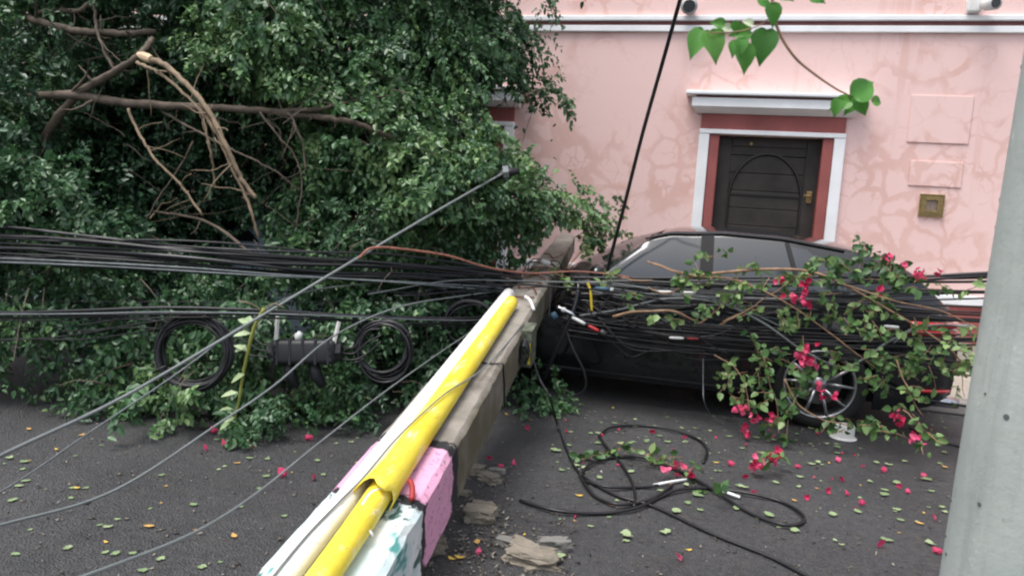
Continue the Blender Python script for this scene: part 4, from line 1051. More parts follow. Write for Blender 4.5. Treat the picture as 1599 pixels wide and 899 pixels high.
# wires wrapped over the pole head
gw2 = 'black wires wrapped over the pole head'
for k in range(5):
    s = L0 - .1 + k * .2 + g_.uniform(-.03, .03); hw_ = pw(s) + .012; th_ = pt(s)
    pts = [PP(s + g_.uniform(-.1, .1), -hw_ - .02, -th_ * .9), PP(s, -hw_, .01), PP(s + g_.uniform(-.05, .05), 0, .022 + g_.uniform(0, .03)), PP(s + g_.uniform(-.06, .06), hw_, .012), PP(s + g_.uniform(-.12, .12), hw_ + .03, -th_ * .9)]
    cable(pts, g_.uniform(.004, .007), 'black wire wrapped over the head of the fallen pole', gw2, 'cable', name='wrapped_wire', cat='wire', wob=.012, seed=130 + k)
for k in range(3):
    g0 = np.random.default_rng(700 + k); ya = 434 + k * 6; xb = 1180 + g0.uniform(0, 450)
    cable([W(560 + g0.uniform(0, 60), ya + g0.uniform(-18, 30), 5.35), W(700, ya + g0.uniform(-5, 14), 5.6), W(800, ya + 4, 5.78), W(862, ya + g0.uniform(-4, 6), 5.72), Y(960, ya + 16 + g0.uniform(-8, 10), 5.72), Y(1080, ya + 30 + g0.uniform(-8, 14), 5.76), Y(xb, ya + 36 + g0.uniform(-10, 30), 5.8)],
          g0.uniform(.0035, .007), 'black wire running across the pole head from the left web to the car side', 'wires running across the pole head', 'cable' if k % 4 else 'grey_cable', name='service_wire', cat='wire', wob=.015, seed=800 + k, res=5)
# small splice heads, white and red wire ends on the tangle
def dead_end(px, py, dx, dy, label, cols, yy=5.70, r_=.012):
    p0 = Y(px, py, yy); p1 = Y(px + dx, py + dy, yy); o = empty('wire_connector', p0, label, 'wire connector'); d = (p1 - p0)
    for i, (nm, mt, a, b_, rr_) in enumerate(cols):
        q = MB(); q.tube([p0 + d * a, p0 + d * (a * .8 + b_ * .2), p0 + d * (a * .2 + b_ * .8), p0 + d * b_], [rr_ * .7, rr_, rr_, rr_ * .7], 10); q.build(nm, M[mt], o, True)
dead_end(893, 495, 52, 27, 'white connector with a red end lying right of the pole', [('white_sleeve', 'ceramic', 0, .4, .014), ('red_sleeve', 'red_plastic', .5, .82, .014), ('black_cap', 'cable', .83, 1.05, .03)])
dead_end(868, 478, 30, 14, 'short silver connector beside the pole, above the red one', [('sleeve', 'chrome', 0, 1, .016), ('collar', 'ceramic', .3, .5, .020)])
dead_end(862, 488, 6, 10, 'small blue connector tucked against the right side of the pole', [('sleeve', 'blue_plastic', 0, 1, .03)])
dead_end(928, 449, 30, 3, 'bluish wire connector on top of the tangle under the car window', [('sleeve', 'blue_plastic', 0, .8, .012), ('collar', 'ceramic', .82, 1., .014)])
dead_end(1045, 527, 24, 1, 'white tag with a magenta end on the cables across the front door', [('tag', 'ceramic', 0, .95, .010), ('end', 'red_plastic', 1.15, 1.9, .006)])
dead_end(1380, 509, 24, 2, 'white wire sleeve right of the tangled branches at the rear of the car', [('sleeve', 'ceramic', 0, 1, .011)])
dead_end(1026, 455, 60, 2, 'long white sleeve on the cables beneath the door mirror line', [('sleeve', 'ceramic', 0, .4, .009), ('sleeve', 'ceramic', .62, 1., .009)])
dead_end(755, 440, 50, -2, 'white sleeve on the wires left of the pole head', [('sleeve', 'ceramic', 0, 1, .010)], 5.75)
dead_end(845, 408, 14, 4, 'small white insulator lying on the head of the pole', [('insulator', 'ceramic', 0, 1, .022)], 6.25)
cable([Y(917, 440, 5.7), Y(922, 455, 5.68), Y(924, 485, 5.68)], .010, 'short yellow and black taped wire hanging left of the car door', None, 'yellow_tape', cat='wire')
# hanging loops under the pole head
cable([Y(898, 432, 5.9), Y(903, 450, 5.80), Y(895, 485, 5.74), Y(878, 525, 5.72), Y(862, 560, 5.74), Y(850, 590, 5.8)], .016, 'thick grey-black cable hanging in front of the pole side', None, 'cable_gloss')
cable([Y(882, 510, 5.74), Y(895, 545, 5.72), Y(912, 580, 5.74), Y(914, 605, 5.76), Y(900, 616, 5.78), Y(876, 606, 5.8)], .010, 'dark cable loop hanging below the tangle in front of the car sill', None, 'cable_gloss')
cable([W(812, 490, 5.35), W(826, 540, 5.3), W(842, 590, 5.2), W(858, 620, 5.1), G(872, 668, .015), G(884, 700, .012), G(905, 738, .012), G(960, 772, .012), G(1020, 790, .012), G(1110, 832, .012), G(1200, 868, .012), G(1262, 900, .012), G(1420, 985, .012)], .0085, 'black cable dropping from the pole and running along the road to the bottom edge', None, n=8)
cable([Y(1098, 560, 5.8), Y(1098, 600, 5.75), Y(1100, 628, 5.7), G(1112, 650, .012), G(1130, 662, .01)], .004, 'thin grey wire hanging straight down in front of the car door', None, 'steel')
# loops lying on the road
def gl_(pts, label, r_=.009, mat='cable'): return cable([G(px, py, .012 + (.010 if i % 2 else .0)) for i, (px, py) in enumerate(pts)], r_, label, None, mat, n=8)
gl_([(905, 742), (925, 722), (965, 713), (1010, 715), (1060, 735), (1110, 762), (1170, 800), (1225, 819), (1253, 815), (1252, 802), (1220, 783), (1170, 770), (1110, 762), (1060, 764), (1030, 776), (995, 792), (940, 801), (870, 797), (812, 781)], 'long black cable looped on the road with a narrow loop pointing right')
gl_([(935, 680), (955, 667), (1000, 664), (1050, 670), (1090, 686), (1104, 702), (1098, 722)], 'black cable arched on the road, the far one nearest the car')
gl_([(935, 680), (945, 695), (968, 722), (985, 748), (992, 775), (990, 790)], 'short twisted black cable inside the loops on the road')
gl_([(905, 742), (918, 762), (935, 778), (965, 787), (1000, 784), (1030, 772), (1050, 756)], 'black cable making a small shallow loop on the road near the pole')
gl_([(912, 750), (950, 760), (1000, 760), (1028, 757)], 'short black cable ending in a bright stripped tip on the road')
gl_([(1020, 757), (1045, 752), (1072, 748)], 'bright stripped cable end lying on the road inside the loops', .008, 'white_trim')
gl_([(1130, 767), (1142, 771), (1155, 776)], 'small white tag lying beside the narrow loop of cable', .009, 'white_trim')

# ------------------------------------------------------------------ bougainvillea
def leafset(P, g, L, tones, down=.5, face=None, roundness=.75):
    n_ = len(P); D = unit(g.normal(0, 1, (n_, 3)) * np.array([1, .6, .7]) + np.array([0, -.1, -down]))
    Nn = unit(g.normal(0, .6, (n_, 3)) + np.array([0, -.7, .6])); Ln = L * g.uniform(.6, 1.2, n_); Wd_ = Ln * g.uniform(roundness * .85, roundness * 1.05, n_)
    V, Fq = leaf_batch(P, D, Nn, Ln, Wd_, .12, .15); return V, Fq, np.repeat(np.clip(g.normal(tones, .22, n_), 0, 1), 6)
def bracts(P, g, s=.034):
    """papery three-part bougainvillea flowers around points P"""
    Vs, Fs, Ts = [], [], []; off = 0
    for p in P:
        a = unit(g.normal(0, 1, 3) + np.array([0, -.8, 0])); b1 = unit(np.cross(a, g.normal(0, 1, 3))); b2 = np.cross(a, b1); t = g.uniform(0, 1)
        for k in range(3):
            th = k * 2.094; d = unit(b1 * math.cos(th) + b2 * math.sin(th) + a * .55); L_ = s * g.uniform(.8, 1.2)
            V, Fq = leaf_batch(np.array([p]), np.array([d]), np.array([a]), np.array([L_]), np.array([L_ * .95]), .2, -.1)
            Vs.append(V); Fs.append(Fq + off); off += len(V); Ts.append(np.full(6, np.clip(t + g.normal(0, .1), 0, 1)))
    return np.concatenate(Vs), np.concatenate(Fs), np.concatenate(Ts)
def plant(name, label, canes, clumps, flowers, seed, cat='branch', Ll=.062, mat='boug', cmat='cane', group=None, along=True):
    """canes: (list of (px,py,Y), r0, r1); clumps: (px,py,Y,rx,ry,n,tone); flowers: (px,py,Y,r px,n)"""
    g = np.random.default_rng(seed); f0 = canes[0][0][0]; o = empty(name, Y(*f0), label, cat, group)
    for (pl, ra, rb) in canes:
        q = wobble(spline([Y(*p) for p in pl], 7), .012, seed + int(pl[0][0])); b = MB(); b.tube(q, list(np.linspace(ra, rb, len(q))), 6); b.build('stem', M[cmat], o, True)
    Ps = []; Vs = []; 
    LV, LF, LT = [], [], []; off = 0
    tw_ = MB()
    for (px, py, yy, rx, ry, n_, tone) in clumps:
        # leaves on small side twigs
        nt_ = max(2, int(n_ * .72) // 6)
        for k in range(nt_):
            a = g.uniform(0, 6.28); r_ = math.sqrt(g.random()); cx, cy = px + math.cos(a) * r_ * rx, py + math.sin(a) * r_ * ry; yy2 = yy + g.uniform(-.10, .10)
            p0 = Y(cx, cy, yy2); dd = unit(g.normal(0, 1, 3) * np.array([1, .5, .6]) + np.array([0, 0, -.2])); p1 = p0 + dd * g.uniform(.08, .16)
            tw_.tube([p0, (p0 + p1) / 2 + g.normal(0, .008, 3), p1], [.0035, .003, .0015], 4, False)
            m_ = 6; t = g.uniform(0, 1, (m_, 1)); P = p0 + (p1 - p0) * t + g.normal(0, .012, (m_, 3))
            V, Fq, T = leafset(P, g, Ll, tone); LV.append(V); LF.append(Fq + off); LT.append(T); off += len(V)
    if LV:
        V = np.concatenate(LV); V[:, 2] = np.maximum(V[:, 2], .01)
        lo = npmesh('leaves', V, np.concatenate(LF), M[mat], o, tint=np.concatenate(LT))
        if tw_.v:
            bm = bmesh.new(); bm.from_mesh(lo.data); vv = [bm.verts.new(p) for p in tw_.v]
            for f in tw_.f: bm.faces.new([vv[i] for i in f]).material_index = 1
            bm.to_mesh(lo.data); bm.free(); lo.data.materials.append(M['cane'])
    for (px, py, yy, r_, n_) in flowers:
        P = np.array([Y(px + g.normal(0, r_ * .5), py + g.normal(0, r_ * .5), yy + g.uniform(-.05, .03)) for _ in range(n_)])
        V, Fq, T = bracts(P, g, .031); V[:, 2] = np.maximum(V[:, 2], .01); npmesh('flower_cluster', V, Fq, M['petal'], o, tint=T)
    return o
YP = 5.62
plant('bougainvillea_branch', 'long leafy bougainvillea branch arching over the car rear with pink flowers', [
    ([(1060, 436, YP), (1120, 428, YP), (1200, 422, YP), (1262, 424, YP), (1310, 440, YP), (1380, 478, YP), (1450, 520, YP), (1492, 555, YP), (1508, 590, YP)], .013, .005),
    ([(1310, 440, YP), (1400, 470, YP - .05), (1480, 490, YP - .05), (1530, 520, YP - .05)], .006, .003)],
    [(1290, 412, YP, 40, 18, 60, .4), (1350, 412, YP + .1, 60, 22, 190, .12), (1400, 425, YP + .1, 40, 20, 70, .2), (1420, 430, YP, 60, 22, 40, .4), (1330, 470, YP, 70, 30, 70, .6), (1400, 510, YP, 50, 30, 60, .6), (1480, 500, YP, 30, 40, 40, .7), (1500, 560, YP, 18, 45, 60, .8), (1460, 440, YP + .1, 40, 26, 24, .3), (1510, 480, YP, 15, 30, 20, .7)],
    [(1386, 402, YP, 6, 4), (1412, 410, YP, 7, 4), (1434, 424, YP, 12, 9), (1468, 428, YP, 6, 3), (1372, 452, YP, 8, 4)], 51)
plant('bougainvillea_branch', 'bougainvillea branch over the car doors with magenta flowers near the rear window', [
    ([(1010, 410, YP), (1048, 420, YP), (1085, 432, YP)], .007, .006),
    ([(1085, 432, YP), (1150, 440, YP), (1220, 470, YP), (1280, 510, YP), (1330, 545, YP), (1380, 580, YP)], .008, .004),
    ([(1130, 500, YP), (1170, 485, YP), (1190, 470, YP), (1230, 440, YP)], .006, .003)],
    [(1120, 440, YP, 50, 24, 60, .65), (1180, 450, YP, 60, 26, 80, .6), (1110, 405, YP + .05, 40, 16, 14, .55), (1190, 495, YP, 60, 20, 50, .6), (1255, 495, YP, 50, 26, 56, .5), (1300, 520, YP, 60, 26, 56, .6), (1020, 470, YP, 50, 16, 14, .5), (1100, 470, YP, 40, 18, 20, .5), (1060, 425, YP, 20, 12, 12, .6), (1240, 440, YP, 50, 18, 36, .6), (1200, 420, YP, 60, 14, 24, .6), (1340, 560, YP, 60, 24, 70, .55)],
    [(1256, 452, YP - .05, 12, 10), (1236, 462, YP - .05, 9, 7), (1262, 438, YP - .05, 8, 5), (1262, 556, YP - .05, 20, 22), (1258, 470, YP - .05, 8, 5), (1215, 434, YP - .05, 8, 3)], 52)
plant('bougainvillea_branch', 'mass of drooping bougainvillea leaves hiding the rear wheel of the car', [
    ([(1225, 590, YP - .1), (1245, 630, YP - .1), (1285, 655, YP - .12), (1330, 668, YP - .15)], .008, .004),
    ([(1400, 560, YP - .05), (1420, 610, YP - .1), (1440, 650, YP - .1)], .006, .004)],
    [(1235, 580, YP - .05, 26, 30, 50, .4), (1370, 575, YP - .05, 40, 20, 60, .45), (1405, 605, YP - .05, 34, 36, 60, .5), (1430, 560, YP, 40, 30, 50, .5), (1235, 640, YP - .12, 18, 22, 34, .25), (1290, 660, YP - .15, 40, 16, 40, .3), (1375, 640, YP - .12, 20, 30, 24, .5), (1455, 590, YP, 28, 30, 40, .6), (1290, 570, YP - .05, 30, 12, 20, .45)],
    [(1276, 603, YP - .15, 5, 2), (1284, 620, YP - .15, 6, 3), (1304, 618, YP - .15, 5, 2), (1402, 650, YP - .15, 11, 10), (1424, 676, YP - .2, 9, 6)], 53)
plant('bougainvillea_branch', 'pale leafy shoot hanging in front of the rear door, red-pink flowers at its end', [
    ([(1115, 552, YP), (1140, 570, YP), (1160, 600, YP - .05), (1170, 640, YP - .1)], .005, .003)],
    [(1135, 575, YP, 20, 14, 30, .75), (1152, 605, YP - .02, 14, 26, 36, .8), (1160, 640, YP - .08, 10, 12, 12, .6)],
    [(1158, 640, YP - .1, 9, 8), (1164, 668, YP - .1, 10, 9), (1180, 652, YP - .1, 7, 4)], 54)
plant('bougainvillea_branch', 'leafy shoot hanging just left of the rear wheel with one red flower cluster', [
    ([(1195, 560, YP), (1205, 600, YP - .03), (1212, 640, YP - .06), (1215, 680, YP - .1)], .005, .003)],
    [(1200, 580, YP, 22, 24, 50, .45), (1208, 620, YP - .05, 18, 26, 50, .5), (1214, 660, YP - .1, 12, 18, 20, .5), (1195, 540, YP, 30, 14, 30, .5)],
    [(1202, 650, YP - .1, 8, 7)], 55)
plant('bougainvillea_branch', 'narrow leafy shoot reaching down beside the grey post with a flower', [
    ([(1490, 545, YP), (1500, 580, YP), (1505, 620, YP - .05)], .004, .002), ([(1410, 640, 5.3), (1440, 665, 5.2), (1470, 690, 5.1)], .005, .003)],
    [(1500, 580, YP, 12, 40, 40, .85), (1440, 680, 5.15, 26, 16, 40, .6), (1380, 665, 5.25, 40, 10, 30, .5)],
    [(1436, 688, 5.15, 6, 2)], 56)
plant('bougainvillea_sprig', 'dense magenta flower cluster lying on the road in front of the rear wheel', [([(1180, 705, G(1190, 722, .06)[1]), (1200, 712, G(1190, 722, .06)[1]), (1215, 716, G(1190, 722, .06)[1])], .004, .003)],
    [(1200, 712, G(1190, 722, .06)[1], 14, 8, 12, .5)], [(1183, 724, G(1190, 732, .05)[1], 13, 15), (1208, 716, G(1190, 728, .05)[1], 11, 12)], 57, cat='flowers')
plant('bougainvillea_sprig', 'leafy bougainvillea sprig lying inside the cable loops on the road', [([(960, 690, G(1000, 712, .03)[1]), (1000, 706, G(1000, 712, .03)[1]), (1060, 730, G(1060, 735, .03)[1])], .004, .003)],
    [(975, 696, G(975, 705, .03)[1], 22, 7, 20, .6), (1010, 715, G(1010, 722, .03)[1], 26, 8, 30, .6), (920, 708, G(920, 716, .03)[1], 20, 8, 26, .2), (1065, 738, G(1065, 745, .03)[1], 22, 8, 20, .6), (1115, 765, G(1115, 772, .03)[1], 16, 8, 14, .5)],
    [(1060, 728, G(1060, 735, .03)[1], 8, 4), (1072, 738, G(1070, 744, .03)[1], 8, 4), (1038, 734, G(1040, 740, .03)[1], 5, 2)], 58, cat='branch')
plant('bougainvillea_branch', 'bare brown branch poking up from the tangle in front of the front door', [
    ([(958, 494, 5.66), (1000, 486, 5.62), (1050, 488, 5.62), (1090, 500, 5.66)], .012, .008), ([(1090, 505, 5.66), (1110, 492, 5.64), (1140, 470, 5.62)], .007, .005), ([(1125, 508, 5.66), (1150, 492, 5.64), (1180, 476, 5.62)], .009, .006)],
    [(1030, 494, 5.62, 8, 6, 6, .6)], [], 59)
plant('bougainvillea_branch', 'twisted yellowish branch bits on the tangle beside the wing mirror', [
    ([(960, 430, 5.7), (985, 436, 5.66), (1020, 440, 5.7)], .007, .005), ([(1010, 447, 5.68), (1040, 458, 5.64), (1070, 450, 5.66)], .006, .006), ([(1008, 408, 5.62), (1040, 420, 5.6), (1082, 432, 5.62)], .007, .005)],
    [(970, 425, 5.7, 24, 7, 20, .7), (1075, 432, 5.62, 16, 8, 12, .55)], [], 61)
plant('leafy_twig', 'fresh green twig of leaves lying across the head of the fallen pole', [([(845, 425, 5.95), (868, 428, 5.9), (885, 440, 5.85), (895, 460, 5.8)], .004, .003)],
    [(850, 422, 5.95, 14, 6, 14, .5), (888, 445, 5.85, 8, 16, 24, .75)], [], 62, cat='twig')
plant('leafy_twig', 'pale green leaves sticking up between the pole head and the car windscreen', [([(880, 420, 6.6), (915, 385, 6.7), (950, 370, 6.8)], .006, .003)],
    [(925, 382, 6.8, 20, 12, 50, .75), (945, 375, 6.9, 26, 12, 50, .75), (985, 364, 7.3, 20, 6, 14, .75)], [], 63, cat='twig')
# reddish cane across the wires
plant('bare_branch', 'long bare reddish branch lying over the wires left of the pole', [
    ([(560, 400, 3.9), (583, 384, 3.95), (640, 388, 4.2), (700, 400, 4.5), (760, 418, 4.9), (830, 428, 5.4), (900, 428, 5.6), (985, 437, 5.7)], .008, .005)], [], [], 64, cmat='red_cane')
# yellow-green vine with pale leaves hanging in front of the splice case
o = empty('hanging_vine', W(408, 486, 4.3), 'yellow-green vine with pale leaves hanging from the thick guy wire', 'vine')
q = wobble(spline([W(412, 482, 4.22), W(398, 510, 4.25), (W(388, 550, 4.3)), W(378, 600, 4.35), W(370, 640, 4.4), W(366, 655, 4.4)], 7), .006, 3)
b = MB(); b.tube(q, list(np.linspace(.011, .006, len(q))), 6); b.build('stem', simple('yellow_green_stem', (.32, .34, .07), .6), o, True)
Pq = np.array([W(392, 506, 4.3), W(393, 520, 4.3), W(383, 541, 4.3), W(386, 548, 4.3), W(382, 584, 4.3), W(367, 640, 4.4), W(368, 652, 4.4), W(396, 500, 4.3), W(372, 612, 4.38), W(360, 660, 4.4)])
g = np.random.default_rng(4); D = unit(-rr * 1.0 + g.normal(0, .3, (len(Pq), 3))); V, Fq = leaf_batch(Pq, D, unit(np.tile(np.array([0, -.5, .8]), (len(Pq), 1)) + g.normal(0, .2, (len(Pq), 3))), g.uniform(.07, .11, len(Pq)), g.uniform(.04, .06, len(Pq)))
npmesh('leaves', V, Fq, M['pale'], o, tint=np.repeat(g.uniform(.2, .8, len(Pq)), 6))
for sx_ in (-1, 1):
    b = MB(); b.tube(spline([W(409, 484, 4.25), W(409 + 18 * sx_, 474, 4.2), W(409 + 34 * sx_, 480 if sx_ > 0 else 470, 4.2)], 5), .004, 5); b.build('tendril', M['bark_pale'], o, True)

# ------------------------------------------------------------------ foreground branch with heart-shaped leaves, hanging from above
o = empty('overhanging_branch', W(1200, -260, 1.5), 'thin branch with large heart-shaped green leaves hanging into view at top right', 'branch')
zf = 1.55
b = MB(); q = wobble(spline([W(1185, -420, zf), W(1195, -150, zf), W(1207, 0, zf), W(1216, 45, zf), W(1240, 86, zf), (W(1270, 114, zf)), W(1305, 138, zf), W(1332, 152, zf)], 7), .002, 2)
b.tube(q, list(np.linspace(.004, .0016, len(q))), 6); b.build('stem', M['cane'], o, True)
b = MB(); b.tube(spline([W(1212, 20, zf), W(1185, 40, zf - .02), W(1150, 50, zf - .03), W(1105, 52, zf - .03)], 6), .0013, 5); b.build('side_stem', M['cane'], o, True)
big = MB()
def heart(px, py, ang, L, z=zf, tilt=0., mt='near', tone=.5, wd=.82):
    """heart leaf from its base (px,py) pointing at image angle ang (deg, 0 right, 90 down), length in px"""
    c = W(px, py, z); Lm = 1.05 * L * z / F; a = R(ang); d = unit(rr * math.cos(a) - uu * math.sin(a) + fw * tilt); nrm = unit(-fw + rr * rnd.uniform(-.5, .5) + uu * rnd.uniform(-.1, .5)); s_ = unit(np.cross(d, nrm)); nrm = np.cross(s_, d)
    outl = [(-.06, .0), (-.10, .18), (.02, .38), (.22, .48), (.45, .42), (.65, .28), (.83, .12), (1.0, 0)]
    vs = []; rows_ = 5
    for (t, w_) in outl:
        for j in np.linspace(-1, 1, rows_): 
            vs.append(c + d * Lm * (t if abs(j) > .01 or t > 0 else max(t, 0)) + s_ * Lm * w_ * wd * j * 1.05 + nrm * (Lm * .16 * abs(j) * w_ * 2 - Lm * .22 * t * t + Lm * .03 * math.sin(8 * t + j * 3)))
    fs = [(i * rows_ + k, i * rows_ + k + 1, (i + 1) * rows_ + k + 1, (i + 1) * rows_ + k) for i in range(len(outl) - 1) for k in range(rows_ - 1)]
    lf = pymesh('leaf', vs, fs, M[mt], o, True); at = lf.data.attributes.new('tint', 'FLOAT', 'POINT'); at.data.foreach_set('value', np.full(len(vs), tone, np.float32)); return lf
for a in ((1108, 52, 75, 45, .7), (1098, 50, 120, 42, .55), (1130, 38, 190, 20, .6), (1118, 48, 80, 30, .5), (1145, 36, 60, 20, .4), (1170, 50, 170, 30, .5), (1158, 62, 95, 25, .4), (1160, 72, 80, 40, .55), (1150, 66, 110, 24, .45),
          (1196, 50, 100, 48, .15), (1185, 2, 30, 24, .35), (1205, 8, 80, 32, .4), (1215, -10, 20, 26, .4), (1262, -12, 20, 34, .5), (1333, 150, -35, 46, .45), (1336, 152, 120, 30, .5), (1326, 158, 160, 30, .6), (1312, 156, 110, 26, .55), (1362, 158, 0, 20, .65), (1340, 155, 60, 28, .4)):
    heart(a[0], a[1], a[2], a[3], zf + rnd.uniform(-.05, .03), rnd.uniform(-.2, .3), tone=a[4])
for (x0, y0) in ((1130, 45), (1165, 38)):
    heart(x0 + 10, y0, 200, 16, zf, 0, 'pale', .9)
b = MB(); b.tube(spline([W(1335, 152, zf), W(1350, 148, zf), W(1364, 158, zf)], 4), .001, 4); b.build('side_stem', M['cane'], o, True)

# ------------------------------------------------------------------ grey concrete post at the right
pb_ = G(1500, 1080)          # rough direction only
zc = 1.78; gp = W(1607, 899, zc); base = np.array([gp[0], gp[1], 0.])
post = empty('concrete_post', base, 'round grey-green concrete post standing close at the right edge', 'post')
b = MB(); hs_ = np.linspace(0, 5.5, 24); b.tube([(base[0], base[1], h) for h in hs_], [.202 - .024 * h for h in hs_], 64); b.build('shaft', M['post'], post, True)
for k in range(16):
    h = .55 + rnd.uniform(0, 1.6); a = R(rnd.uniform(150, 275)); r_ = .202 - .024 * h
    p = np.array([base[0] + math.cos(a) * r_, base[1] + math.sin(a) * r_, h]); nrm = np.array([math.cos(a), math.sin(a), 0])
    b = MB(); b.tube([p - nrm * .004, p + nrm * .0015], rnd.uniform(.003, .007), 8); b.build('pit_mark', simple('dark_pit', (.10, .11, .105), .9) if k == 0 else bpy.data.materials['dark_pit'], post)

# ------------------------------------------------------------------ white tub lying by the wheel
c = G(1316, 684); tub = empty('plastic_tub', c, 'small white plastic tub upside down on the road by the rear wheel', 'tub')
def latheat(mb, c, prof, n=32, lean=(0, 0)):
    vs = []
    for (r_, h) in prof:
        for k in range(n):
            a = 2 * math.pi * k / n; vs.append((c[0] + math.cos(a) * r_ + lean[0] * h, c[1] + math.sin(a) * r_ + lean[1] * h, c[2] + h))
    fs = [(j * n + k, j * n + (k + 1) % n, (j + 1) * n + (k + 1) % n, (j + 1) * n + k) for j in range(len(prof) - 1) for k in range(n)] + [tuple((len(prof) - 1) * n + k for k in range(n))]
    mb.add(vs, fs)
b = MB(); latheat(b, c, [(.078, .008), (.074, .02), (.070, .095), (.066, .104), (.058, .106), (.055, .098), (.0, .097)][:6], lean=(.05, -.1)); b.build('body', M['ceramic'], tub, True).modifiers.new('es', 'EDGE_SPLIT')
b = MB(); latheat(b, c, [(.092, .002), (.096, .008), (.092, .014), (.075, .016)]); b.build('rim', M['ceramic'], tub, True)

# ------------------------------------------------------------------ broken concrete on the road
def chunk(px, py, wpx, hpx, rot, label, seed, flat=.5, name='concrete_chunk'):
    g = np.random.default_rng(seed); c = G(px, py); z = (c - CAM) @ fh; w_ = wpx * z / F; h_ = hpx * z / F * .8; d_ = w_ * flat
    bm = bmesh.new(); bmesh.ops.create_cube(bm, size=1); bmesh.ops.subdivide_edges(bm, edges=bm.edges[:], cuts=9, use_grid_fill=True)
    from mathutils import noise as nz_
    ca, sa = math.cos(rot), math.sin(rot); sk = g.uniform(-.35, .35)
    for v in bm.verts:
        p = v.co.copy(); q = Vector((p.x * (1 + sk * p.y), p.y * (1 - sk * p.x), p.z))
        nn = nz_.noise_vector(p * 2.1 + Vector((seed, 0, 0))) * .16 + nz_.noise_vector(p * 5 + Vector((0, seed, 0))) * .10 + nz_.noise_vector(p * 13 + Vector((0, 0, seed))) * .05
        if p.z > .49: nn.z *= .4
        q += nn; x, y_, z_ = q.x * w_, q.y * d_, (q.z + .5) * h_
        v.co = Vector((c[0] + x * ca - y_ * sa, c[1] + x * sa + y_ * ca, max(z_, .002)))
    bm.verts.ensure_lookup_table(); vs = [v.co[:] for v in bm.verts]; fs = [tuple(v.index for v in f.verts) for f in bm.faces]; bm.free()
    return tag(pymesh(name, vs, fs, M['rubble'] if seed % 3 else M['slab']), label, 'rubble')
M['slab'] = concrete('grey_slab_concrete', (.15, .145, .13), (.24, .23, .215), 0, 9)
chunk(832, 878, 82, 26, .05, 'largest tan concrete slab, at the bottom centre of the road', 1, .45)
chunk(797, 852, 46, 15, .0, 'flat grey concrete slab just behind the largest tan slab', 3, .4)
chunk(866, 857, 48, 22, .35, 'tilted grey concrete slab touching the right end of the largest slab', 6, .45)
chunk(820, 866, 50, 26, -.3, 'tan concrete lump wedged between the three slabs at bottom centre', 4, .5)
chunk(672, 866, 52, 34, .9, 'long tan concrete lump against the pink painted part of the pole', 5, .4)
chunk(750, 812, 46, 26, .2, 'thick tan concrete lump midway between the pole and the cable loops', 7, .7)
chunk(755, 793, 32, 12, .0, 'flat tan concrete flake just behind the thick tan lump', 8, .6)
chunk(739, 738, 32, 16, .1, 'tan concrete lump beside the grey part of the pole, the farthest one', 10, .7)
chunk(765, 752, 32, 16, -.5, 'wedge-shaped tan concrete lump just right of the farthest one', 11, .6)
chunk(775, 738, 26, 9, .2, 'thin dark concrete flake behind the wedge-shaped lump', 12, .5)
chunk(718, 772, 30, 10, .0, 'low dirty concrete lump at the foot of the pole side', 13, .6)
chunk(826, 893, 14, 10, .0, 'small white pebble of concrete in front of the largest slab', 14, .8)

# grit: nobody could count it
g = np.random.default_rng(8)
def scatter_px(n_, box, g): return [(g.uniform(box[0], box[2]), g.uniform(box[1], box[3])) for _ in range(n_)]
pts = scatter_px(420, (700, 720, 800, 899), g) + scatter_px(500, (640, 790, 900, 930), g) + scatter_px(1500, (0, 640, 1500, 1000), g) + scatter_px(500, (860, 640, 1300, 740), g)
Vs, Fs, Ts = [], [], []; off = 0; tet = np.array([(0, 1, 2), (0, 3, 1), (1, 3, 2), (2, 3, 0)])
for (px, py) in pts:
    c = G(px, py); s = g.uniform(.003, .010) * (1.6 if g.random() < .05 else 1); q = g.normal(0, 1, (4, 3)) * s; q[:, 2] = np.abs(q[:, 2]) * .6; q[0, 2] = 0
    Vs.append(c + q + np.array([0, 0, .003])); Fs.append(tet + off); off += 4; Ts.append(np.full(4, np.clip(g.normal(.45, .25), 0, 1)))
gr = npmesh('grit', np.concatenate(Vs), np.concatenate(Fs), M['grit'], tint=np.concatenate(Ts)); tag(gr, 'grit and concrete crumbs strewn over the road', 'grit', kind='stuff')

# ------------------------------------------------------------------ fallen leaves and petals, each its own object
def flat_leaf(g, kind):
    L_ = .05; n_ = 9; vs = []
    w0 = {'green': .70, 'brown': .5, 'petal': .85}[kind]
    cu = g.uniform(.05, .3)
    for i in range(n_):
        t = i / (n_ - 1); w_ = w0 * math.sin(math.pi * t ** .75) ** .8 * .5 if 0 < t < 1 else 0.001
        for j in (-1, 0, 1): vs.append(((t - .5) * L_, j * w_ * L_ * (1 + g.normal(0, .22 if kind == 'green' else .12)), .004 + L_ * (.06 + cu * (.5 - t) ** 2 * 2 + .10 * abs(j) * w_) + abs(g.normal(0, .0008))))
    fs = [(i * 3 + k, i * 3 + k + 1, (i + 1) * 3 + k + 1, (i + 1) * 3 + k) for i in range(n_ - 1) for k in range(2)]
    return vs, fs
def mk(name, kind, mat, tone, g):
    vs, fs = flat_leaf(g, kind); me = bpy.data.meshes.new(name); me.from_pydata(vs, [], fs); me.update()
    at = me.attributes.new('tint', 'FLOAT', 'POINT'); at.data.foreach_set('value', np.full(len(vs), tone, np.float32)); me.materials.append(M[mat]); return me
g = np.random.default_rng(12)
gm_ = [mk('fallen_leaf', 'green', 'fallen_green', t, g) for t in (.1, .3, .5, .7, .95, .8)]
bm_ = [mk('fallen_leaf', 'brown', 'fallen_brown', t, g) for t in (.15, .5, .95)]
pm_ = []
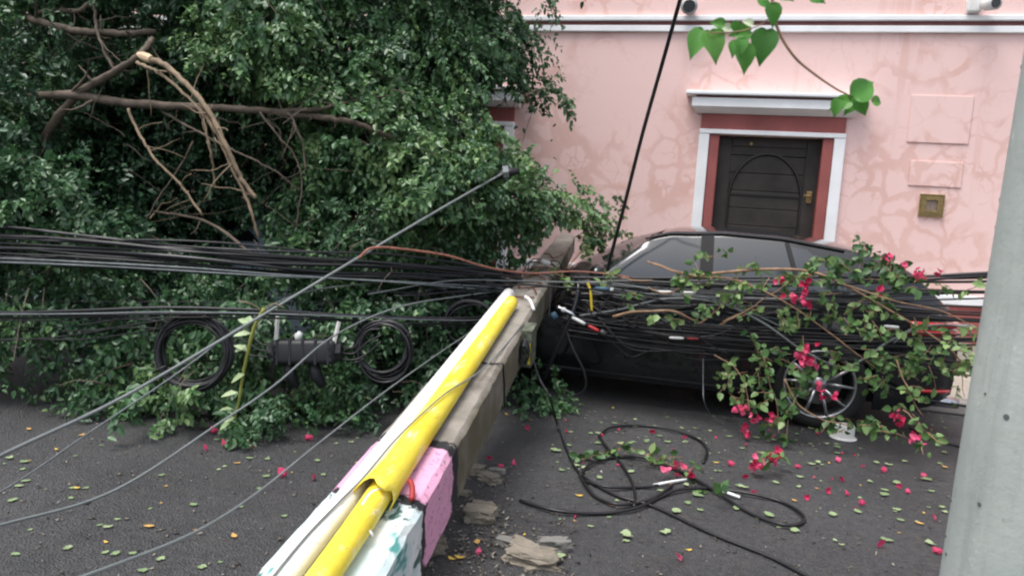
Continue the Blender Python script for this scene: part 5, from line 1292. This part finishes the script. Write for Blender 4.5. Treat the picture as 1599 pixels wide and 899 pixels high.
for t in (.1, .35, .6, .9):
    V, Fq, T = bracts([np.array([0, 0, .016])], g, .03); V[:, 2] = np.maximum(V[:, 2] , .004)
    me = bpy.data.meshes.new('fallen_petal'); me.from_pydata([tuple(map(float, v)) for v in V], [], [tuple(int(i) for i in f) for f in Fq]); me.update()
    at = me.attributes.new('tint', 'FLOAT', 'POINT'); at.data.foreach_set('value', np.full(len(V), t, np.float32)); me.materials.append(M['petal']); pm_.append(me)
def drop(me, px, py, sc, name, label, cat, group):
    o = bpy.data.objects.new(name, me); col.objects.link(o); c = G(px, py); o.location = Vector([float(a) for a in c])
    o.rotation_euler = (0, 0, g.uniform(0, 6.28)); o.scale = (sc, sc, sc); tag(o, label, cat, group); return o
def under_pole(px, py):
    c = G(px, py); v = c - A_top; s = v @ ax; return S0 - .1 < s and abs(v @ side_) < .2 and s < 2.2
nl_ = 0
LR = 'small green leaf lying loose on the road right of the pole'; GR = 'green leaves scattered on the road right of the pole'
LL_ = 'small green leaf lying loose on the road left of the pole'; GL = 'green leaves scattered on the road left of the pole'
for (px, py, sc) in ((978, 838, 1.5), (1038, 833, 1.2), (1445, 750, 1.4), (1400, 755, 1.3), (1380, 774, 1.2), (1240, 830, 1.1), (1090, 775, 1.3), (868, 705, 1.4), (1150, 795, 1.1), (1300, 805, 1.1), (1055, 800, 1.2), (872, 870, 1.2), (1385, 845, 1.2), (1200, 805, 1.3), (1160, 762, 1.2), (898, 728, 1.1), (983, 738, 1.1), (1452, 850, 1.1)):
    drop(gm_[int(g.integers(2, 6))] if g.random() < .75 else gm_[0], px, py, sc * 1.1, 'fallen_leaf', LR, 'leaf', GR); nl_ += 1
for _ in range(135):
    px, py = (g.uniform(860, 1480), 650 + abs(g.normal(0, 85)))
    if py > 890 or (py < 665 and px < 1120 and g.random() < .4): continue
    drop(gm_[int(g.integers(0, 6))], px, py, g.uniform(.4, 1.15), 'fallen_leaf', LR, 'leaf', GR); nl_ += 1
for (px, py, sc) in ((20, 782, 1.0), (38, 722, 1.0), (15, 716, 1.), (168, 824, .9), (238, 683, .9), (302, 789, .9), (105, 857, .9), (390, 716, .8), (40, 752, .9), (222, 892, .9)):
    drop(gm_[int(g.integers(0, 6))], px, py, sc, 'fallen_leaf', LL_, 'leaf', GL)
for _ in range(46):
    px, py = g.uniform(0, 560), g.uniform(650, 890)
    if under_pole(px, py): continue
    drop(gm_[int(g.integers(0, 4))], px, py, g.uniform(.45, .9), 'fallen_leaf', LL_, 'leaf', GL)
for (px, py, t) in ((904, 775, 2), (706, 874, 2), (718, 872, 2), (120, 763, 2), (232, 823, 1), (365, 838, 1), (128, 680, 1), (45, 671, 1), (370, 724, 0), (768, 738, 2), (1118, 723, 2), (745, 848, 1), (792, 648, 2), (1475, 730, 1), (1435, 818, 1), (1240, 782, 1), (957, 638, 2)):
    drop(bm_[t], px, py, g.uniform(.8, 1.1), 'fallen_leaf', 'yellow or brown withered leaf lying loose on the road', 'leaf', 'withered leaves scattered on the road')
for _ in range(34):
    px, py = g.uniform(20, 1470), g.uniform(640, 890)
    if under_pole(px, py): continue
    drop(bm_[int(g.integers(0, 3))], px, py, g.uniform(.35, .7), 'fallen_leaf', 'yellow or brown withered leaf lying loose on the road', 'leaf', 'withered leaves scattered on the road')
PL = ((332, 680, 1.6), (346, 700, 1.6), (325, 704, 1.2), (392, 698, 1), (445, 747, 1.5), (493, 750, 1.2), (480, 689, 1.3))
for (px, py, s) in PL: drop(pm_[int(g.integers(0, 4))], px, py, s, 'fallen_petal', 'magenta petal lying loose on the road left of the pole', 'petal', 'petals on the road left of the pole')
PR = ((1065, 875, 1.1), (1370, 853, 1.2), (1462, 866, 1.1), (1462, 812, 1.0), (752, 866, 1.), (825, 671, 1.1), (882, 677, 1.1), (1018, 676, 1.1), (800, 727, .9), (766, 717, .9), (783, 732, .9), (1138, 728, 1.2), (1185, 732, 1), (1290, 770, 1.2), (1318, 752, 1.1), (1347, 792, 1.2), (1375, 737, 1.3), (1438, 746, 1.1),
      (1260, 780, 1.), (1305, 722, 1.2), (1245, 732, .9), (1162, 746, 1), (1320, 775, 1), (1405, 762, 1), (1175, 770, .9), (1500, 745, .9))
for (px, py, s) in PR: drop(pm_[int(g.integers(0, 4))], px, py, s, 'fallen_petal', 'magenta petal lying loose on the road right of the pole', 'petal', 'petals on the road right of the pole')
for _ in range(26):
    drop(pm_[int(g.integers(0, 4))], g.uniform(860, 1480), 655 + abs(g.normal(0, 70)), g.uniform(.4, .9), 'fallen_petal', 'magenta petal lying loose on the road right of the pole', 'petal', 'petals on the road right of the pole')
